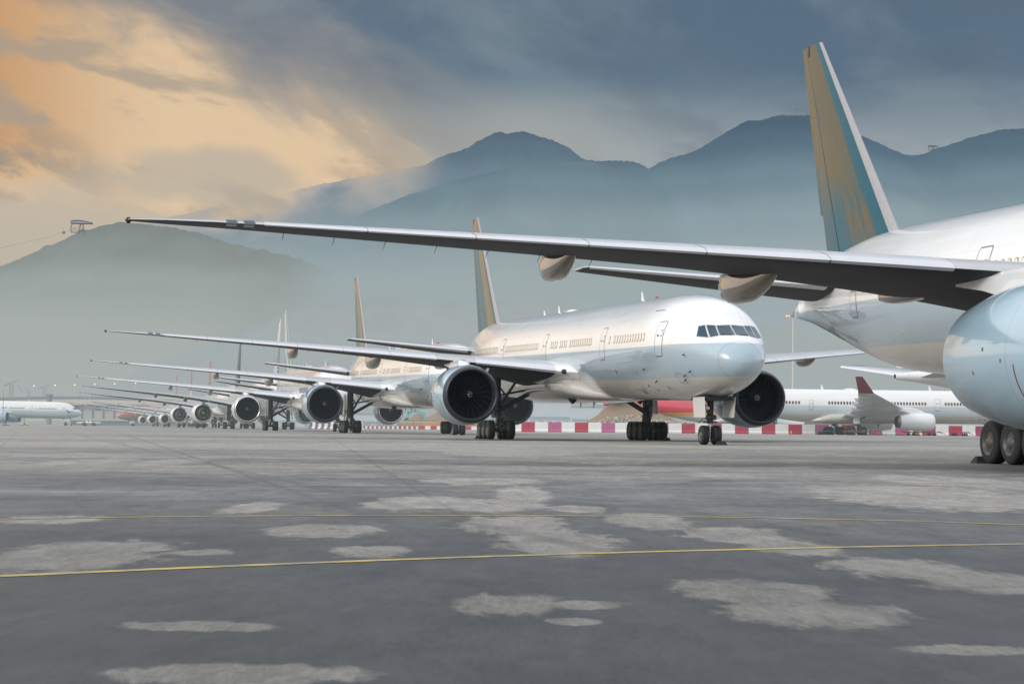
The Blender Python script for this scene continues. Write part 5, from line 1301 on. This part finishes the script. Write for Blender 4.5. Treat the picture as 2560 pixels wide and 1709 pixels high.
for sx in (-.17, .19):
    for sy in (-1.35, 1.35):
        mb = MB(); c = (w*sx, sy, .66); mb.lathe(c, (0, 1, 0), [(-.25, .4), (-.25, .6), (-.18, .66), (.18, .66), (.25, .6), (.25, .4)], 24); mb.lathe(c, (0, 1, 0), [(-.22, .4), (-.2, .05)], 20, 1); mb.lathe(c, (0, 1, 0), [(.22, .4), (.2, .05)], 20, 1); mb.build('wheel', [M['tyre'], M['strut']], o)
for x in (-w*.1, w*.03): mb = MB(); mb.lathe((x, 0, 1.5), (0, 0, 1), [(0, .13), (.25, .13), (.32, .03)], 10); mb.build('beacon', M['lamp'], o)
tag(o, 'low white and teal pushback tug coupled to the left airliner', 'tug')
o = empty('tow_bar', (at(168, Yg), Yg, ground_z(Yg))); mb = MB(); L_ = (194-168)/F*Yg; mb.tube((.5, 0, .5), (L_, 0, .55), .07, .07, 8); mb.build('bar', M['strut'], o)
mb = MB(); mb.lathe((L_*.5, .3, .22), (0, 1, 0), [(-.08, .1), (-.08, .22), (.08, .22), (.08, .1)], 14); mb.lathe((L_*.5, -.3, .22), (0, 1, 0), [(-.08, .1), (-.08, .22), (.08, .22), (.08, .1)], 14); mb.tube((L_*.5, -.3, .22), (L_*.5, .3, .22), .04, .04, 6); mb.tube((L_*.5, 0, .22), (L_*.5, 0, .52), .04, .04, 6); mb.build('wheel', M['tyre'], o); tag(o, 'tow bar between the left nose wheel and the tug', 'tow bar')
Yy = 720; o = empty('ground_lock_trailer', (at(65, Yy), Yy, ground_z(Yy))); w = 24/F*Yy
for sx in (-.32, .32): mb = MB(); mb.box((w*sx, 0, .38), (w*.36, 1.2, .42), bev=.06); mb.build('deck', M['ylw'], o)
mb = MB(); mb.box((0, 0, .38), (w*.2, .8, .3), bev=.04); mb.build('coupling', M['dark'], o)
for sx in (-.4, -.2, .2, .4): mb = MB(); mb.lathe((w*sx, -.62, .17), (0, 1, 0), [(-.08, .05), (-.08, .17), (.08, .17), (.08, .05)], 12); mb.build('wheel', M['tyre'], o)
tag(o, 'small low yellow trailer with a dark coupling near the left mast', 'trailer')
def dolly(x0, x1, Y, m, label, z=.55):
    w = (x1-x0)/F*Y; o = empty('cargo_dolly', (at((x0+x1)/2, Y), Y, ground_z(Y)))
    mb = MB(); mb.box((0, 0, z), (w, 1.8, .14), bev=.03)
    for i in range(7): mb.tube((-w*.45+w*.9*i/6, -.8, z+.09), (-w*.45+w*.9*i/6, .8, z+.09), .05, .05, 8)
    mb.build('deck', m, o)
    for sx in (-.33, -.2, .2, .33):
        for sy in (-.7, .7): mb = MB(); mb.lathe((w*sx, sy, .2), (0, 1, 0), [(-.1, .06), (-.1, .2), (.1, .2), (.1, .06)], 14); mb.tube((w*sx, sy, .2), (w*sx, sy, z), .05, .05, 6); mb.build('wheel', M['tyre'], o)
    mb = MB(); mb.tube((w*.5, 0, z-.1), (w*.5+.7, 0, .35), .04, .04, 6); mb.build('drawbar', M['strut'], o)
    tag(o, label, 'dolly', 'flat cargo dollies near the side-on airliner')
M['brown'] = mat('rusty_brown', (.12, .07, .05), .7); M['blue'] = mat('blue_pallet', (.06, .16, .30), .6)
dolly(2111, 2176, 338, M['brown'], 'rusty brown flat dolly in front of the side-on airliner main wheels')
dolly(2256, 2354, 352, M['bmag'], 'red flat dolly below the side-on engine')
dolly(2376, 2424, 352, M['bmag'], 'red flat dolly right of the side-on engine')
dolly(2042, 2092, 356, M['blue'], 'blue flat dolly left of the side-on airliner main wheels')
def cone(x, Y, label):
    o = empty('traffic_cone', (at(x, Y), Y, ground_z(Y))); mb = MB(); mb.box((0, 0, .03), (.42, .42, .06), bev=.01); mb.build('base', M['tyre'], o)
    mb = MB(); mb.lathe((0, 0, .06), (0, 0, 1), [(0, .17), (.3, .1), (.45, .075), (.72, .03)], 16, 0, False, True, lambda i, j: 1 if i == 1 else 0); mb.build('cone', [mat('cone_orange', (.75, .16, .04), .5), M['bwhite']], o)
    tag(o, label, 'traffic cone', 'orange traffic cones')
cone(1979, 352, 'orange traffic cone under the white engine left of the side-on airliner'); cone(2255, 350, 'orange traffic cone under the exhaust of the side-on engine')
o = empty('equipment_box', (at(2292, 358), 358, ground_z(358))); mb = MB(); mb.box((0, 0, .85), (.95, .8, 1.3), bev=.06); mb.build('casing', M['ylw'], o); mb = MB(); mb.box((0, 0, .1), (1.0, .9, .2)); mb.build('skid', M['dark'], o); tag(o, 'yellow equipment box below the side-on engine', 'equipment box')

# ------------------------------------------------------------------ sky and light
SUN_EL, SUN_AZ = R(24), R(-125)          # azimuth from +Y towards +X: behind the camera to the left
wd = bpy.data.worlds.new('World'); sc.world = wd; wd.use_nodes = True; nt = wd.node_tree; nt.nodes.clear()
tc = NN(nt, 'ShaderNodeTexCoord'); dv = tc.outputs['Generated']; s = NN(nt, 'ShaderNodeSeparateXYZ'); nt.links.new(dv, s.inputs[0])
sky = NN(nt, 'ShaderNodeTexSky', sky_type='NISHITA'); sky.sun_disc = False; sky.sun_elevation = SUN_EL; sky.sun_rotation = SUN_AZ; sky.air_density = 1.2; sky.dust_density = 3
bg0 = NN(nt, 'ShaderNodeBackground'); nt.links.new(sky.outputs[0], bg0.inputs[0]); bg0.inputs[1].default_value = .08
# azimuth and elevation in degrees
az = math_(nt, 'MULTIPLY', math_(nt, 'ARCTAN2', s.outputs['X'], s.outputs['Y']), 57.2958)
el = math_(nt, 'MULTIPLY', math_(nt, 'ARCSINE', s.outputs['Z']), 57.2958)
cb = NN(nt, 'ShaderNodeCombineXYZ'); nt.links.new(az, cb.inputs[0]); nt.links.new(el, cb.inputs[1]); P_ = cb.outputs[0]
def n_(scale, sxy=(1, 1), rot=0, detail=6, rough=.55, dist=.3, off=0):
    return noise_(nt, mapping(nt, mapping(nt, P_, (1, 1, 1), (0, 0, rot)), (sxy[0], sxy[1], 1), (0, 0, 0), (off, off*.7, 0)), scale, detail, rough, dist)
nA = n_(.30, (.45, 1.3), R(20), 8, .56, .5, 3); nB = n_(.72, (.48, 1.2), R(20), 8, .58, .45, 11); nC = n_(.12, (.6, 1.2), R(14), 4, .5, .2, 7)
# grey-blue deck
deck = mixc(nt, ss(nt, el, 6.6, 9.6), lin((164, 172, 175)), lin((100, 121, 139)))
deck = mixc(nt, ss(nt, el, 8.8, 11.8), deck, lin((88, 106, 125)))
deck = mixc(nt, math_(nt, 'MULTIPLY', ss(nt, nC, .35, .68), ss(nt, el, 7.2, 9.6)), deck, lin((86, 107, 128)))
nE = n_(.22, (.7, 1.25), R(8), 6, .55, .3, 41); nF = n_(.42, (.5, 1.4), R(10), 6, .55, .4, 53)
deck = mixc(nt, math_(nt, 'MULTIPLY', ss(nt, nE, .42, .64), .55), deck, lin((132, 147, 156)))
deck = mixc(nt, math_(nt, 'MULTIPLY', ss(nt, nF, .48, .66), .40), deck, lin((92, 108, 122)))
lx = math_(nt, 'MULTIPLY', math_(nt, 'SUBTRACT', az, .8), .20); ly = math_(nt, 'MULTIPLY', math_(nt, 'SUBTRACT', el, 7.6), .62)
lr = math_(nt, 'SQRT', math_(nt, 'ADD', math_(nt, 'MULTIPLY', lx, lx), math_(nt, 'MULTIPLY', ly, ly)))
deck = mixc(nt, math_(nt, 'MULTIPLY', ss(nt, math_(nt, 'ADD', lr, math_(nt, 'MULTIPLY_ADD', nE, 1.2, -.6)), 1.15, .1), .8), deck, lin((164, 169, 167)))
# sunset opening, upper left; its upper right rim runs down to the right
t_ = math_(nt, 'ADD', math_(nt, 'MULTIPLY', math_(nt, 'ADD', az, 9.7), -.394), math_(nt, 'MULTIPLY', math_(nt, 'SUBTRACT', 11.05, el), .919))
t_ = math_(nt, 'ADD', t_, math_(nt, 'MULTIPLY_ADD', nA, 5.0, -2.5))
t_ = math_(nt, 'ADD', t_, math_(nt, 'MULTIPLY_ADD', nB, 1.8, -1.5))
glow = math_(nt, 'MULTIPLY', ss(nt, t_, -1.1, 1.3), ss(nt, az, .5, -5))
warm = mixc(nt, ss(nt, az, -14.5, -9), lin((204, 158, 112)), lin((228, 199, 163)))
warm = mixc(nt, ss(nt, el, 5.2, 7.5), lin((231, 203, 170)), warm)
col = mixc(nt, glow, deck, warm)
# transitional beige on the rim
rim = math_(nt, 'MULTIPLY', math_(nt, 'MULTIPLY', ss(nt, t_, -3.0, -.3), ss(nt, t_, 1.0, -.6)), ss(nt, az, 4, -4))
col = mixc(nt, math_(nt, 'MULTIPLY', rim, .6), col, lin((158, 152, 146)))
# streaky grey clouds across the glow
stk = math_(nt, 'MULTIPLY', ss(nt, nB, .46, .60), ss(nt, n_(.16, (.5, 1.3), R(18), 4, .5, .2, 21), .38, .58))
col = mixc(nt, math_(nt, 'MULTIPLY', math_(nt, 'MULTIPLY', stk, glow), .85), col, lin((152, 144, 134)))
nD = n_(.5, (.48, 1.25), R(15), 7, .55, .35, 33)
stk2 = math_(nt, 'MULTIPLY', ss(nt, nD, .48, .60), math_(nt, 'MULTIPLY', ss(nt, el, 5.0, 6.0), glow))
col = mixc(nt, math_(nt, 'MULTIPLY', stk2, .75), col, lin((168, 156, 142)))
# a soft round cloud low in the glow and haze bank near the hills
bx_ = math_(nt, 'MULTIPLY', math_(nt, 'ADD', az, 8.4), .30); by_ = math_(nt, 'MULTIPLY', math_(nt, 'SUBTRACT', el, 6.45), 1.15)
rr = math_(nt, 'SQRT', math_(nt, 'ADD', math_(nt, 'MULTIPLY', bx_, bx_), math_(nt, 'MULTIPLY', by_, by_)))
rr = math_(nt, 'ADD', rr, math_(nt, 'MULTIPLY_ADD', n_(.55, (.7, 1), 0, 6, .55, .2, 5), 1.6, -.8))
col = mixc(nt, math_(nt, 'MULTIPLY', ss(nt, rr, 1.15, .45), .72), col, lin((184, 176, 162)))
bank = ss(nt, math_(nt, 'ADD', math_(nt, 'ADD', el, math_(nt, 'MULTIPLY', az, .10)), math_(nt, 'MULTIPLY_ADD', nD, 2.2, -1.1)), 4.95, 4.2)
col = mixc(nt, math_(nt, 'MULTIPLY', bank, .9), col, mixc(nt, ss(nt, el, 3.0, 6.0), lin((182, 180, 170)), lin((196, 184, 166))))
col = mixc(nt, ss(nt, el, 3.0, .5), col, HAZE)
wm_ = math_(nt, 'MULTIPLY', ss(nt, az, -14.2, -20), math_(nt, 'MULTIPLY', ss(nt, el, .8, 2.5), ss(nt, el, 15, 9)))
col = mixc(nt, wm_, col, (.97, .74, .52))
# rest of the dome: bright overcast overhead and behind, warm on the left
ang = math_(nt, 'MULTIPLY', math_(nt, 'ARCCOSINE', s.outputs['Y']), 57.2958)
over = mixc(nt, ss(nt, noise_(nt, mapping(nt, dv, (1, 1, 2)), 2.2, 6, .55, .3), .38, .66), (.92, 1.0, 1.10), (1.45, 1.47, 1.50))
wl_ = math_(nt, 'MULTIPLY', ss(nt, math_(nt, 'MULTIPLY', s.outputs['X'], -1.0), .15, .75), ss(nt, el, 50, 22))
over = mixc(nt, math_(nt, 'MULTIPLY', wl_, .92), over, mixc(nt, ss(nt, el, 9, 17), (1.16, 1.0, .85), (1.47, 1.44, 1.41)))
hzb = math_(nt, 'MULTIPLY', ss(nt, el, 9, 3), ss(nt, el, -1, 0))
over = mixc(nt, math_(nt, 'MULTIPLY', ss(nt, el, 2.2, .8), .8), over, (.16, .19, .20))
full = mixc(nt, ss(nt, ang, 19, 42), col, over)
full = mixc(nt, ss(nt, el, -.2, -1.5), full, (.16, .16, .16))
bg1 = NN(nt, 'ShaderNodeBackground'); nt.links.new(full, bg1.inputs[0]); bg1.inputs[1].default_value = 1.0
mxw = NN(nt, 'ShaderNodeMixShader'); mxw.inputs[0].default_value = .93; nt.links.new(bg0.outputs[0], mxw.inputs[1]); nt.links.new(bg1.outputs[0], mxw.inputs[2])
ow = NN(nt, 'ShaderNodeOutputWorld'); nt.links.new(mxw.outputs[0], ow.inputs[0])
sd = bpy.data.lights.new('sun', 'SUN'); sd.energy = 1.55; sd.angle = R(16); sd.color = (1.0, .97, .94)
so = bpy.data.objects.new('sun', sd); COL.objects.link(so)
dirv = Vector((math.sin(SUN_AZ)*math.cos(SUN_EL), math.cos(SUN_AZ)*math.cos(SUN_EL), math.sin(SUN_EL)))
so.rotation_euler = dirv.to_track_quat('Z', 'Y').to_euler()
sc.cycles.max_bounces = 6; sc.cycles.diffuse_bounces = 3; sc.cycles.glossy_bounces = 3; sc.cycles.transparent_max_bounces = 6
sc.cycles.use_denoising = True
sc.cycles.caustics_reflective = False; sc.cycles.caustics_refractive = False
